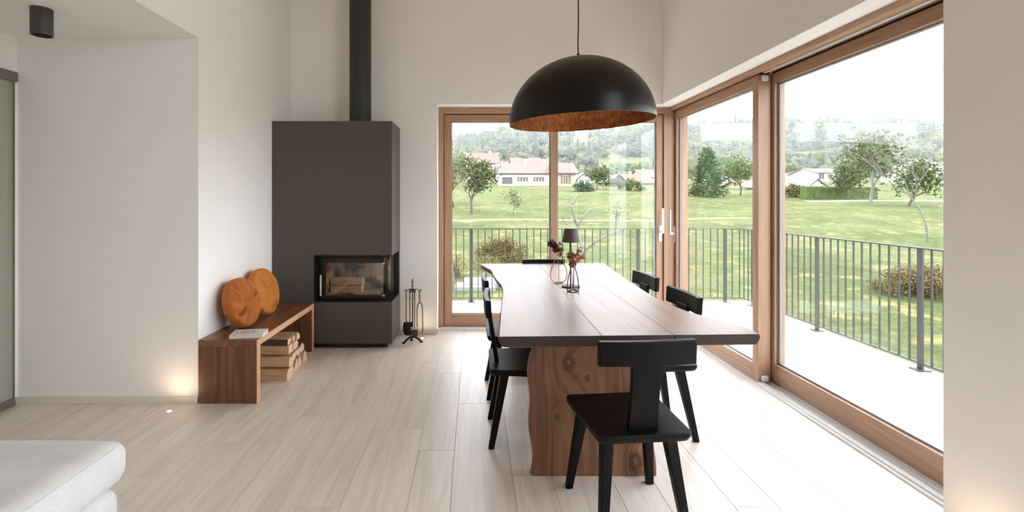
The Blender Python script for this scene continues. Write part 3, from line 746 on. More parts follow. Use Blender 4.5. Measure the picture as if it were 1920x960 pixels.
# ------------------------------------------------------------------ velvet cushions
def velvet(name, c):
    M = Mat(name); nz = M.n('TexNoise', Vector=M.coords((1, 1, 1)), Scale=9.0, Detail=3.0).outputs[0]
    f = M.math('MULTIPLY_ADD', nz, 0.5, 0.75)
    cc = M.mix(1.0, lin(c), M.n('CombineColor', i0=f, i1=f, i2=f).outputs[0], 'MULTIPLY')
    return M.pbr(Base__Color=cc, Roughness=0.75, Sheen__Weight=0.6, Sheen__Roughness=0.3, Sheen__Tint=lin((255, 200, 140)), Specular__IOR__Level=0.2)
MT['velvet_a'] = velvet('rust_orange_velvet', (172, 100, 48))
MT['velvet_b'] = velvet('ochre_orange_velvet', (192, 120, 56))
def cushion(label, mat, loc, rot, r, T, seed):
    rg = random.Random(seed)
    t = thing('round_cushion', label, 'cushion', loc, group='round velvet cushions on the bench'); t.rotation_euler = rot
    NT, NR = 240, 26; m = MB(); vs = []; fs = []
    pl = [(rg.randint(5, 23), rg.uniform(0, 6.28), rg.uniform(0.4, 1)) for _ in range(6)]
    crs = [(rg.uniform(0, 6.28), rg.uniform(0.05, 0.10), rg.uniform(0.5, 1.0), rg.uniform(0.34, 0.6)) for _ in range(11)]
    def P(side, q, th):
        rr = r*math.sin(q*math.pi/2)**0.9
        env = math.cos(q*math.pi/2)**0.55 if q < 1 else 0.0
        dimple = 1-0.92*math.exp(-(rr/(0.26*r))**1.35)
        z = side*T/2*env*dimple
        wv = sum(a*math.sin(k*th+ph+1.2*math.sin(2*th+ph)) for k, ph, a in pl)/3
        z += side*0.004*wv*math.sin(min(1.0, q*1.02)*math.pi)*(1-q**4)
        for c0, cw, ca, cq in crs:
            dth = (th-c0+0.25*math.sin(q*3+c0)+math.pi) % (2*math.pi)-math.pi
            z -= side*0.030*ca*math.exp(-(dth/(cw*(0.6+0.25/max(q, 0.2))))**2)*math.exp(-((q-cq)/0.26)**2)*(1-q**6)
        rr *= 1+0.002*wv*q*q+0.008*math.sin(3*th+seed)
        return (rr*math.cos(th), rr*math.sin(th), z)
    # top centre to rim to bottom centre
    rings = [(1, k/NR) for k in range(1, NR+1)]+[(-1, k/NR) for k in range(NR-1, 0, -1)]
    for s, q in rings:
        for k in range(NT): vs.append(P(s, q, 2*math.pi*k/NT))
    n = len(rings)
    for i in range(n-1):
        for k in range(NT): fs.append((i*NT+k, i*NT+(k+1) % NT, (i+1)*NT+(k+1) % NT, (i+1)*NT+k))
    vs += [(0, 0, T*0.07), (0, 0, -T*0.07)]
    for k in range(NT): fs.append((n*NT, (k+1) % NT, k)); fs.append((n*NT+1, (n-1)*NT+k, (n-1)*NT+(k+1) % NT))
    m.add(vs, fs); m.build('cover', mat, t, smooth=True, angle=180)
    MB().lathe([(0.0, 0.010), (0.009, 0.008), (0.013, 0.0), (0.0, -0.002)], 16, (0, 0, T*0.075)).build('button', mat, t, smooth=True)
    return t
cushion('rust orange round velvet cushion leaning on the wall beside the book', 'velvet_a', (-1.775, 3.665, BZ+0.188), (0, R(74), R(-6)), 0.188, 0.15, 3)
cushion('ochre orange round velvet cushion leaning on the wall towards the fireplace', 'velvet_b', (-1.782, 4.062, BZ+0.196), (0, R(76), R(-4)), 0.195, 0.14, 8)

# ------------------------------------------------------------------ book on the bench
bk = thing('book', 'small pale paperback with a red ring printed on the cover', 'book', (-1.605, 3.43, BZ), rz=R(9))
MT['paper'] = plain('book_pages', (226, 222, 210), 0.8, noise=0.05, nscale=200)
MT['cover'] = plain('pale_book_cover', (214, 212, 203), 0.5, noise=0.02)
MT['ink'] = plain('red_print', (170, 62, 58), 0.6); MT['ink2'] = plain('grey_print', (140, 138, 132), 0.6)
part('pages', 'paper', bk, (-0.108, 0.108, -0.070, 0.070, 0.002, 0.024), bevel=0)
part('cover', 'cover', bk, (-0.111, 0.111, -0.073, 0.073, 0.024, 0.0262), (-0.111, 0.111, -0.073, 0.073, 0.0, 0.0022), (-0.113, -0.110, -0.073, 0.073, 0.0, 0.0262), bevel=0.0006)
def ring(r0, r1, sx, a0=0, a1=360, cx=0.0):
    n = 40; m = MB(); vs = []
    for k in range(n+1):
        t = R(a0+(a1-a0)*k/n)
        for rr in (r0, r1):
            vs.append((cx+rr*sx*math.cos(t), rr*math.sin(t), 0.0265))
    m.add(vs, [(2*k, 2*k+1, 2*k+3, 2*k+2) for k in range(n)]); return m
ring(0.038, 0.045, 1.0, cx=-0.01).build('ring_print', 'ink', bk); ring(0.018, 0.023, 1.0, 20, 330, -0.01).build('ring_print', 'ink', bk)
ring(0.040, 0.044, 1.0, -60, 60, 0.018).build('ring_print', 'ink2', bk)
m = MB()
for k in range(6): m.box(-0.088+0.0, -0.076, -0.04+0.011*k, -0.033+0.011*k, 0.0262, 0.0266)
m.build('title_print', 'ink2', bk)

# ------------------------------------------------------------------ sofa
def fabric():
    M = Mat('light_grey_weave'); v = M.coords((1, 1, 1), False)
    a = M.n('TexNoise', Vector=v, Scale=420.0, Detail=3.0).outputs[0]
    b = M.n('TexNoise', Vector=v, Scale=7.0, Detail=2.0).outputs[0]
    f = M.math('ADD', M.math('MULTIPLY', a, 0.7), M.math('MULTIPLY', b, 0.3))
    return M.pbr(Base__Color=M.ramp(f, [(0.3, (196, 196, 196)), (0.7, (236, 236, 236))]), Roughness=0.95, Normal=M.bump(a, 0.35, 0.003), Specular__IOR__Level=0.15, Sheen__Weight=0.15)
MT['fabric'] = fabric()
sf = thing('sofa_chaise', 'light grey upholstered sofa chaise corner', 'sofa', (-1.95, 1.35, 0))
def soft(name, x0, x1, y0, y1, z0, z1, r, parent, puff=0.012):
    m = MB().box(x0, x1, y0, y1, z0, z1); o = m.build(name, 'fabric', parent, smooth=True, angle=180, bevel=r, seg=6)
    return o
def rounded_cushion(name, x0, x1, y0, y1, z0, z1, parent, e=4.0, bulge=0.012):
    """super-ellipsoid block with softly crowned faces"""
    bm = bmesh.new(); bmesh.ops.create_cube(bm, size=2.0); bmesh.ops.subdivide_edges(bm, edges=bm.edges, cuts=23, use_grid_fill=True)
    hx, hy, hz = (x1-x0)/2, (y1-y0)/2, (z1-z0)/2; r = min(hz*0.78, 0.075)
    for v in bm.verts:
        p = Vector((v.co.x*hx, v.co.y*hy, v.co.z*hz))
        # remap so that more vertices fall on the rounded rims
        q = Vector((max(-hx+r, min(hx-r, p.x)), max(-hy+r, min(hy-r, p.y)), max(-hz+r, min(hz-r, p.z))))
        d = p-q
        if d.length > 1e-6: p = q+d.normalized()*r
        fxv, fyv = 1-(p.x/hx)**2, 1-(p.y/hy)**2
        p.z += (1 if p.z > 0 else -0.2)*bulge*max(0, fxv)**0.5*max(0, fyv)**0.5*(abs(p.z)/hz)
        v.co = p+Vector(((x0+x1)/2, (y0+y1)/2, (z0+z1)/2))
    me = bpy.data.meshes.new(name); bm.to_mesh(me); bm.free(); me.materials.append(MT['fabric'])
    me.polygons.foreach_set('use_smooth', [True]*len(me.polygons))
    o = bpy.data.objects.new(name, me); col.objects.link(o); o.parent = parent; return o
sx, sy = 1.95, -1.35
rounded_cushion('seat_cushion', -2.5+sx, -1.437+sx, 0.55+sy, 2.03+sy, 0.235, 0.418, sf)
rounded_cushion('base', -2.48+sx, -1.455+sx, 0.57+sy, 2.01+sy, 0.045, 0.237, sf, bulge=0.002)
# piping seam along the cushion rim
m = MB().tube([(-1.478+sx, 1.988+sy, 0.3955), (-1.465+sx, 1.973+sy, 0.397), (-1.4585+sx, 1.94+sy, 0.398), (-1.4575+sx, 1.6+sy, 0.3985), (-1.4575+sx, 1.0+sy, 0.3985), (-1.4585+sx, 0.66+sy, 0.397)], 0.003, 6)
m.build('piping', 'fabric', sf, smooth=True)
for (a, b) in ((-2.4, 1.9), (-1.54, 1.9), (-2.4, 0.68), (-1.54, 0.68)):
    MB().cyl((a+sx, b+sy), 0.025, 0.0, 0.05, 12).build('foot', 'black_steel', sf)

# ------------------------------------------------------------------ fire tools
fx0, fy0 = -0.605, 4.72
ts = thing('fire_tool_stand', 'wrought iron fireplace tool stand on an arched foot', 'stand', (fx0, fy0, 0))
def arch(ax, ay):
    pts = []
    for k in range(13):
        t = -1+2*k/12; pts.append((ax*t, ay*t, 0.008+0.052*(1-abs(t)**1.8)))
    return pts
MB().tube(arch(0.082, 0.02), [0.010]*13, 8).tube(arch(0.02, -0.075)[:7], [0.010]*7, 8).build('foot', 'iron', ts, smooth=True)
for (a, b) in ((0.085, 0.02), (-0.085, -0.02), (-0.02, 0.075)): MB().lathe([(0, 0), (0.016, 0), (0.017, 0.006), (0.008, 0.014), (0, 0.015)], 12, (a, b, 0)).build('pad', 'iron', ts, smooth=True)
MB().tube([(0, 0, 0.05), (0, 0, 0.55)], 0.0055, 8).build('pole', 'iron', ts, smooth=True)
MB().lathe([(0.006, 0.53), (0.011, 0.55), (0.008, 0.575), (0.012, 0.60), (0.009, 0.625), (0.0, 0.632)], 12).build('finial', 'brass', ts, smooth=True)
MB().lathe([(0.006, 0.50), (0.012, 0.505), (0.03, 0.515), (0.034, 0.522), (0.028, 0.528), (0.006, 0.535)], 16).build('rosette', 'iron', ts, smooth=True)
hooks = [(-0.058, 0.012), (-0.018, -0.045), (0.022, -0.04), (0.060, 0.015)]
for (a, b) in hooks:
    MB().tube([(a*0.2, b*0.2, 0.52), (a*0.6, b*0.6, 0.53), (a*0.95, b*0.95, 0.512), (a*1.1, b*1.1, 0.50), (a*1.28, b*1.28, 0.508), (a*1.36, b*1.36, 0.522)], 0.0042, 6).build('hook', 'iron', ts, smooth=True)
def tool(name, label, cat, k):
    a, b = hooks[k]
    return thing(name, label, cat, (fx0+a*1.12, fy0+b*1.12, 0), group='fireplace tools')
def handle(t, ztop=0.515):
    MB().tube([(0.008*math.cos(q), 0, ztop-0.006+0.010*math.sin(q)) for q in [2*math.pi*i/12 for i in range(12)]], 0.0028, 6, closed=True).build('loop', 'iron', t, smooth=True)
    MB().lathe([(0.004, ztop-0.10), (0.008, ztop-0.09), (0.0095, ztop-0.06), (0.007, ztop-0.035), (0.009, ztop-0.02), (0.003, ztop-0.012)], 10).build('grip', 'brass', t, smooth=True)
t = tool('fire_shovel', 'iron fireplace shovel with a rounded pan hanging on the stand', 'shovel', 0); handle(t)
MB().tube([(0, 0, 0.42), (0, 0, 0.22), (0.012, 0, 0.18)], 0.0045, 8).build('shaft', 'iron', t, smooth=True)
m = MB(); vs = []; NU, NV = 8, 8
for i in range(NV+1):
    v = i/NV; wv = 0.052*math.sin(math.pi*(0.22+0.62*v))**0.6
    for j in range(NU+1):
        u = -1+2*j/NU; vs.append((0.02+wv*u, -0.008-0.014*(1-u*u), 0.205-0.13*v))
n = len(vs); vs += [(x, y+0.003, z) for x, y, z in vs]
fs = [(i*(NU+1)+j, i*(NU+1)+j+1, (i+1)*(NU+1)+j+1, (i+1)*(NU+1)+j) for i in range(NV) for j in range(NU)]
fs += [tuple(n+q for q in f[::-1]) for f in fs]
m.add(vs, fs); m.build('pan', 'iron', t, smooth=True)
t = tool('fire_poker', 'iron fireplace poker with a hooked tip hanging on the stand', 'poker', 1); handle(t)
MB().tube([(0, 0, 0.42), (0, 0, 0.10), (-0.004, 0, 0.07), (-0.006, -0.0, 0.055)], [0.0045, 0.0045, 0.004, 0.002], 8).tube([(0, 0, 0.115), (-0.018, 0, 0.10), (-0.026, 0, 0.085)], [0.004, 0.0035, 0.002], 8).build('shaft', 'iron', t, smooth=True)
t = tool('hearth_brush', 'hearth brush with grey bristles hanging on the stand', 'brush', 2); handle(t)
MB().tube([(0, 0, 0.42), (0, 0, 0.16)], 0.0045, 8).build('shaft', 'iron', t, smooth=True)
MT['brush_wood'] = plain('pale_brush_head', (205, 200, 190), 0.6); MT['bristle'] = plain('grey_brown_bristle', (108, 96, 86), 0.95, noise=0.4, nscale=150, bump=0.6)
MB().hexa([(-0.036, -0.016, 0.145), (0.036, -0.016, 0.145), (0.036, 0.016, 0.145), (-0.036, 0.016, 0.145), (-0.034, -0.014, 0.165), (0.034, -0.014, 0.165), (0.034, 0.014, 0.165), (-0.034, 0.014, 0.165)]).build('head', 'brush_wood', t, bevel=0.002)
m = MB(); rg = random.Random(4)
for i in range(160):
    a, b = rg.uniform(-0.032, 0.032), rg.uniform(-0.013, 0.013)
    m.bar((a, b, 0.146), (a*0.86+rg.uniform(-.002, .002), b*0.9, 0.078+rg.uniform(0, .006)), 0.0034, 0.0022)
o = m.build('bristles', 'bristle', t, norm=False); o['kind'] = 'stuff'
t = tool('fire_tongs', 'iron fireplace tongs with a bowed spring top hanging on the stand', 'tongs', 3); handle(t)
MB().tube([(0, 0, 0.42), (0.0, 0, 0.395)], 0.0045, 8).tube([(-0.024, 0, 0.06), (-0.026, 0, 0.33), (-0.02, 0, 0.37), (-0.006, 0, 0.393), (0.01, 0, 0.393), (0.022, 0, 0.372), (0.027, 0, 0.33), (0.030, 0, 0.12), (0.026, 0, 0.095)], 0.0046, 8).build('arms', 'iron', t, smooth=True)
MB().tube([(0.026, 0, 0.095), (0.02, 0, 0.09)], [0.0055, 0.006], 8).build('claw', 'iron', t, smooth=True)

# ------------------------------------------------------------------ recessed floor uplights and ceiling spot
MT['led'] = emitter('warm_led', (255, 214, 160), 30.0)
def uplight(x, y, lab, power):
    t = thing('floor_uplight', lab, 'light', (x, y, 0), group='recessed floor uplights')
    MB().lathe([(0.013, 0.0005), (0.022, 0.0005), (0.024, 0.0015), (0.022, 0.003), (0.014, 0.003)], 24).build('rim', 'alu', t, smooth=True)
    MB().cyl((0, 0), 0.0145, 0.0004, 0.0018, 20).build('lens', 'led', t)
    ld = bpy.data.lights.new('uplight_beam', 'SPOT'); ld.energy = power; ld.color = (1.0, 0.74, 0.48); ld.spot_size = R(165); ld.spot_blend = 1.0; ld.shadow_soft_size = 0.012
    lo = bpy.data.objects.new('uplight_beam', ld); col.objects.link(lo); lo.parent = t; lo.location = (0, 0, 0.006); lo.rotation_euler = (R(180), 0, 0)
uplight(-2.026, 3.19, 'small glowing uplight set in the floor before the recess wall', 1.5)
uplight(-0.528, 4.871, 'small glowing uplight set in the floor behind the fire tools', 0.9)
uplight(1.86, 1.80, 'small glowing uplight set in the floor below the right wall', 1.6)
dl = thing('ceiling_spotlight', 'dark grey cylindrical spotlight on the low ceiling', 'light', (-2.54, 2.82, ZL))
MT['spot_grey'] = plain('graphite_spot', (70, 69, 67), 0.5, metal=0.2)
MB().lathe([(0.0, 0.0), (0.0535, 0.0), (0.0535, -0.156), (0.046, -0.156), (0.044, -0.10), (0.0, -0.10)], 40).build('housing', 'spot_grey', dl, smooth=True)
MB().lathe([(0.0, -0.125), (0.02, -0.122), (0.036, -0.102)], 24).build('lens', 'opal', dl, smooth=True)

# ------------------------------------------------------------------ table lamp, vases
tl = thing('table_lamp', 'small cordless table lamp with a brown tapered shade', 'lamp', (0.668, 3.32, ZT))
MT['brown'] = plain('dark_brown_lacquer', (74, 58, 52), 0.5, noise=0.03)
MB().lathe([(0.0, 0.0), (0.064, 0.0), (0.064, 0.008), (0.058, 0.011), (0.0, 0.012)], 40).build('base', 'brown', tl, smooth=True)
MB().tube([(0, 0, 0.01), (0, 0, 0.39)], 0.0055, 12).build('stem', 'brown', tl, smooth=True)
MB().lathe([(0.060, 0.310), (0.0445, 0.402), (0.040, 0.405), (0.0, 0.405)], 48).lathe([(0.060, 0.310), (0.058, 0.310), (0.043, 0.400), (0.0, 0.400)], 48).build('shade', 'brown', tl, smooth=True)
MT['wire'] = plain('bronze_wire', (92, 72, 58), 0.4, metal=0.7); MT['wire_gold'] = plain('gold_wire', (176, 128, 70), 0.35, metal=0.8)
MT['tube_glass'] = thin_glass('vase_glass', (0.95, 0.96, 0.95), 1.2)
def wire_vase(label, loc, rz, prof, mat, base_r, tube_h, tube_r):
    t = thing('wire_vase', label, 'vase', loc, rz)
    for s in (-1, 1):
        MB().tube([(s*a, 0, z) for a, z in prof], 0.0034, 8).build('wire_side', mat, t, smooth=True)
    MB().tube([(base_r*math.cos(q), base_r*math.sin(q), 0.0035) for q in [2*math.pi*k/32 for k in range(32)]], 0.0034, 8, closed=True).build('wire_ring', mat, t, smooth=True)
    MB().lathe([(0.0, 0.002), (tube_r*0.8, 0.002), (tube_r, 0.012), (tube_r, tube_h), (tube_r+0.003, tube_h+0.004)], 24).build('glass_tube', 'tube_glass', t, smooth=True)
    return t
va = wire_vase('bottle-shaped wire vase with a clear glass tube, ahead of the lamp base', (0.650, 3.155, ZT), 0.0,
    [(0.036, 0.004), (0.037, 0.03), (0.034, 0.075), (0.026, 0.115), (0.016, 0.145), (0.013, 0.165), (0.018, 0.185)], 'wire', 0.036, 0.14, 0.012)
vb = wire_vase('pear-shaped gold wire vase with a clear glass tube', (0.612, 3.47, ZT), R(10),
    [(0.030, 0.004), (0.052, 0.022), (0.064, 0.062), (0.056, 0.105), (0.036, 0.15), (0.030, 0.175), (0.036, 0.195)], 'wire_gold', 0.032, 0.16, 0.012)
# dried flower stems, each its own thing
MT['stem'] = plain('dry_stem', (112, 96, 66), 0.8)
def petals(name, mat, parent, centre, R0, n, size, seed, elong=1.0):
    rg = random.Random(seed); m = MB()
    for i in range(n):
        d = Vector((rg.gauss(0, 1), rg.gauss(0, 1), rg.gauss(0, 1)*elong)).normalized()*R0*rg.uniform(0.35, 1)
        c = Vector(centre)+d; u = Vector((rg.gauss(0, 1), rg.gauss(0, 1), rg.gauss(0, 1))).normalized(); w = u.cross(d if d.length > 0 else Vector((0, 0, 1))).normalized()
        s = size*rg.uniform(0.6, 1.2)
        m.add([c-u*s, c+w*s*0.55+d.normalized()*s*0.25, c+u*s, c-w*s*0.55+d.normalized()*s*0.25], [(0, 1, 2, 3)])
    return m.build(name, mat, parent, norm=False)
def flower(label, loc, pts, head, cat='flower'):
    t = thing('dried_flower', label, cat, loc, group='dried flowers in the wire vases')
    MB().tube(pts, 0.0016, 6).build('stem', 'stem', t, smooth=True)
    for i, (nm, mat, c, R0, n, s, el) in enumerate(head): petals(nm, mat, t, c, R0, n, s, i+len(label), el)
MT['plum'] = plain('plum_petal', (110, 72, 88), 0.8, noise=0.2, nscale=90); MT['rust_leaf'] = plain('rust_leaf', (168, 92, 62), 0.7, noise=0.25, nscale=90)
MT['pink_leaf'] = plain('dusty_pink_petal', (192, 142, 120), 0.75, noise=0.2, nscale=90); MT['olive'] = plain('olive_leaf', (122, 112, 68), 0.75, noise=0.2, nscale=90); MT['orange'] = plain('orange_petal', (206, 104, 44), 0.7)
flower('dried plum-purple flower head drooping from the pear-shaped vase', (0.612, 3.47, ZT), [(0, 0, 0.02), (0.0, 0, 0.17), (-0.01, -0.01, 0.24), (-0.055, -0.01, 0.285)],
    [('petals', 'plum', (-0.052, -0.01, 0.285), 0.034, 120, 0.014, 0.8), ('petals', 'plum', (-0.025, -0.01, 0.245), 0.026, 70, 0.013, 1.0), ('leaves', 'olive', (0.005, 0, 0.265), 0.034, 34, 0.018, 1.6), ('leaves', 'rust_leaf', (0.01, 0, 0.22), 0.034, 44, 0.015, 1.2)])
flower('dusty pink dried blossom standing in the bottle-shaped vase', (0.650, 3.155, ZT), [(0, 0, 0.02), (0.002, 0, 0.15), (0.008, 0, 0.24)],
    [('petals', 'pink_leaf', (0.012, 0, 0.218), 0.036, 90, 0.019, 1.3), ('leaves', 'olive', (-0.018, 0, 0.235), 0.026, 34, 0.019, 2.0), ('petals', 'rust_leaf', (-0.006, 0, 0.18), 0.022, 40, 0.013, 1.3)])
flower('orange dried flower leaning out of the bottle-shaped vase', (0.653, 3.152, ZT), [(0, 0, 0.03), (0.004, 0, 0.15), (0.03, 0, 0.20), (0.05, 0, 0.222)],
    [('petals', 'orange', (0.052, 0, 0.226), 0.017, 34, 0.012, 1.0)])
flower('two-pronged dry seed stalk rising from the bottle-shaped vase', (0.648, 3.158, ZT), [(0, 0, 0.03), (0.006, 0, 0.16), (0.032, 0, 0.235), (0.036, 0, 0.285)],
    [('leaves', 'pink_leaf', (0.052, 0, 0.275), 0.016, 14, 0.014, 3.0), ('leaves', 'rust_leaf', (0.034, 0, 0.262), 0.012, 12, 0.013, 3.0)])

# ------------------------------------------------------------------ the valley outside
GY = [(-30, -2.5), (10, -2.5), (98, 4.24), (150, 7.6), (200, 11.5), (250, 19.0), (300, 30), (350, 42), (450, 66), (520, 73), (900, 76)]
def ground(x, y):
    for (a, za), (b, zb) in zip(GY[:-1], GY[1:]):
        if y <= b:
            t = max(0.0, (y-a)/(b-a)); z = za+(zb-za)*t; break
    else: z = GY[-1][1]
    k = min(1.0, max(0.0, (y-120)/120.0)); sx = min(1.0, max(0.0, x/220.0))
    z = z*(1-k)+(7+(z-7)*(0.80+0.24*sx))*k if y > 120 else z
    z -= 0.006*max(0.0, x)*min(1.0, y/60.0)*(1-k)
    z += 0.05*math.sin(x*0.31+y*0.17)+0.08*math.sin(x*0.13-y*0.21)*min(1, y/30)
    if y > 230: z += 2.5*math.sin(x*0.021+1)+1.5*math.sin(x*0.05)
    return z
def land(px, py, ymax=700.0):
    """walk along the line of sight until it meets the ground"""
    y = 8.0
    while y < ymax:
        x = (px-VX)/F*y; z = CH-(py-HY)/F*y
        if z <= ground(x, y): return Vector((x, y, ground(x, y)))
        y *= 1.003
    x = (px-VX)/F*ymax; return Vector((x, ymax, ground(x, ymax)))

def grass_mat():
    M = Mat('meadow_grass'); v = M.coords((1, 1, 1), False)
    a = M.n('TexNoise', Vector=v, Scale=0.16, Detail=4.0, Roughness=0.6).outputs[0]
    b = M.n('TexNoise', Vector=v, Scale=3.2, Detail=7.0, Roughness=0.8).outputs[0]
    c = M.n('TexNoise', Vector=v, Scale=0.9, Detail=3.0).outputs[0]
    f = M.math('ADD', M.math('MULTIPLY', a, 0.4), M.math('MULTIPLY', b, 0.6))
    g = M.ramp(f, [(0.34, (54, 62, 34)), (0.45, (77, 84, 49)), (0.54, (96, 100, 64)), (0.66, (119, 119, 87))])
    dry = M.n('MapRange', i0=c, i1=0.56, i2=0.74, i3=0.0, i4=0.45).outputs[0]
    return M.pbr(Base__Color=M.mix(dry, g, lin((176, 164, 104))), Roughness=0.9, Specular__IOR__Level=0.1, Normal=M.bump(b, 0.6, 0.15))
MT['grass'] = grass_mat()
xs = sorted(set([-420+20*k for k in range(14)]+[-140+5*k for k in range(28)]+[2.0*k for k in range(0, 80)]+[160+10*k for k in range(90)]))
ysg = []; y = -20.0
while y < 900: ysg.append(y); y += 1.5 if y < 30 else (2.5 if y < 110 else (6 if y < 250 else 14))
m = MB(); nx = len(xs)
m.v = [(x, y, ground(x, y)) for y in ysg for x in xs]
m.f = [(j*nx+i, j*nx+i+1, (j+1)*nx+i+1, (j+1)*nx+i) for j in range(len(ysg)-1) for i in range(nx-1)]; m.mi = [0]*len(m.f)
structure(m.build('meadow', 'grass', smooth=True, angle=180, norm=False), 'sloping green meadow rising to the village and hills', 'meadow')

# grass tufts on the near slope
MT['tuft'] = plain('grass_blades', (118, 130, 76), 0.8, noise=0.3, nscale=0.7, spec=0.1)
rg = random.Random(5); m = MB()
for i in range(15000):
    y = 14+55*rg.random()**1.6; x = rg.uniform(-0.15*y-2, 1.02*y+2); z = ground(x, y)-0.02; s = rg.uniform(0.05, 0.13)*(0.6+y/60)
    a = rg.uniform(0, 6.28)
    for k in range(3):
        t = a+k*2.1; dx, dy = math.cos(t)*s*0.35, math.sin(t)*s*0.35
        m.add([(x-dy*0.25, y+dx*0.25, z), (x+dy*0.25, y-dx*0.25, z), (x+dx, y+dy, z+s)], [(0, 1, 2)])
o = m.build('grass_tufts', 'tuft', norm=False); tag(o, 'tufts of long grass on the meadow slope', 'grass', kind='stuff')
# mown path across the meadow
MT['track'] = plain('dry_mown_track', (136, 130, 94), 0.95, noise=0.2, nscale=1.5)
def strip(name, label, cat, pts, width, mat, lift=0.06, kind=None):
    m = MB(); vs = []
    for p in pts:
        for s in (-1, -0.4, 0.4, 1):
            yy = p.y+s*width/2; vs.append((p.x, yy, ground(p.x, yy)+(lift if abs(s) < 1 else -0.05)))
    fs = [(4*k+j, 4*k+j+1, 4*k+4+j+1, 4*k+4+j) for k in range(len(pts)-1) for j in range(3)]
    m.add(vs, fs); return tag(m.build(name, mat, norm=False), label, cat, kind=kind)
p = land(900, 413)
strip('field_track', 'pale dry track crossing the green meadow', 'path', [Vector((x, p.y+0.04*x+0.3*math.sin(x*0.4), 0)) for x in [-8+0.8*k for k in range(40)]], 1.3, 'track', 0.03, 'structure')
# pale concrete slabs under the balcony
MT['concrete'] = plain('pale_concrete', (124, 124, 123), 0.85, noise=0.06, nscale=3)
a = on(868, 556, -2.2); b = on(945, 542, -2.2)
zs_ = ground((a.x+b.x)/2, (a.y+b.y)/2)
tag(MB().box(a.x, b.x+1.0, a.y, b.y, zs_-0.5, zs_+0.10).box(a.x-0.3, a.x+1.2, a.y-0.5, a.y+0.6, zs_-0.5, zs_+0.06).build('concrete_slab', 'concrete', bevel=0.02), 'pale concrete slab lying in the grass below the railing', 'slab')

# ---- vegetation
def leaf_mat(name, c1, c2):
    M = Mat(name); nz = M.n('TexNoise', Vector=M.coords((1, 1, 1)), Scale=1.3, Detail=5.0, Roughness=0.7).outputs[0]
    return M.pbr(Base__Color=M.ramp(nz, [(0.32, c1), (0.68, c2)]), Roughness=0.8, Specular__IOR__Level=0.15)
MT['lf_olive'] = leaf_mat('olive_green_leaves', (60, 70, 42), (104, 108, 70))
MT['lf_yel'] = leaf_mat('yellowing_leaves', (92, 92, 46), (138, 126, 70))
MT['lf_dark'] = leaf_mat('dark_evergreen_leaves', (40, 62, 40), (72, 92, 58))
MT['lf_mid'] = leaf_mat('mid_green_leaves', (58, 78, 42), (98, 112, 66))
MT['lf_rust'] = leaf_mat('autumn_rust_leaves', (78, 68, 42), (120, 106, 66))
MT['trunk'] = plain('grey_brown_trunk', (84, 74, 66), 0.9, noise=0.25, nscale=8, bump=0.5)
MT['pale_trunk'] = plain('pale_grey_branch', (112, 106, 100), 0.9, noise=0.15, nscale=8, bump=0.3)
def branches(rg, base, height, spread, levels=3, r0=0.12, lean=(0, 0), nb=(3, 4)):
    segs = []; tips = []
    def grow(p, d, L, r, lv):
        pts = [p]; q = p.copy(); dd = d.copy()
        for k in range(4):
            dd = (dd+Vector((rg.gauss(0, .16), rg.gauss(0, .16), rg.gauss(0.03, .08)))).normalized(); q = q+dd*L/4; pts.append(q.copy())
        segs.append((pts, [r*(1-0.12*k) for k in range(5)]))
        if lv == 0: tips.append(q); return
        for k in range(rg.randint(*nb)):
            ang = rg.uniform(0, 6.28); o = Vector((math.cos(ang), math.sin(ang), rg.uniform(0.15, 0.9)))*spread
            grow(pts[rg.choice((2, 3, 4))], (dd+o).normalized(), L*rg.uniform(0.55, 0.8), r*0.55, lv-1)
    grow(Vector(base), Vector((lean[0], lean[1], 1)).normalized(), height, r0, levels)
    return segs, tips
def leaves_mesh(rg, centres, rad, n, size):
    m = MB()
    for i in range(n):
        c = Vector(rg.choice(centres))+Vector((rg.gauss(0, rad), rg.gauss(0, rad), rg.gauss(0, rad*0.8)))
        u = Vector((rg.gauss(0, 1), rg.gauss(0, 1), rg.gauss(0, .6))).normalized(); w = u.cross(Vector((rg.gauss(0, 1), rg.gauss(0, 1), rg.gauss(0, 1)))).normalized(); s = size*rg.uniform(.6, 1.3)
        m.add([c-u*s, c-w*s*0.6, c+u*s, c+w*s*0.6], [(0, 1, 2, 3)])
    return m
def tree(name, label, cat, base, H, spread=0.8, leaf='lf_olive', nleaf=1500, lsize=0.14, lrad=0.35, seed=1, trunk='trunk', lean=(0, 0), levels=3, r0=None, group=None, nb=(3, 4)):
    rg = random.Random(seed)
    t = thing(name, label, cat, tuple(base), group=group)
    segs, tips = branches(rg, (0, 0, -0.1), H*0.42, spread, levels, r0 or H*0.028, lean, nb)
    m = MB()
    for pts, rs in segs: m.tube(pts, rs, 5, caps=False)
    m.build('trunk_and_branches', trunk, t, smooth=True, norm=False, angle=180)
    if nleaf:
        o = leaves_mesh(rg, tips, lrad, nleaf, lsize).build('foliage', leaf, t, norm=False); o['kind'] = 'stuff'
    return t
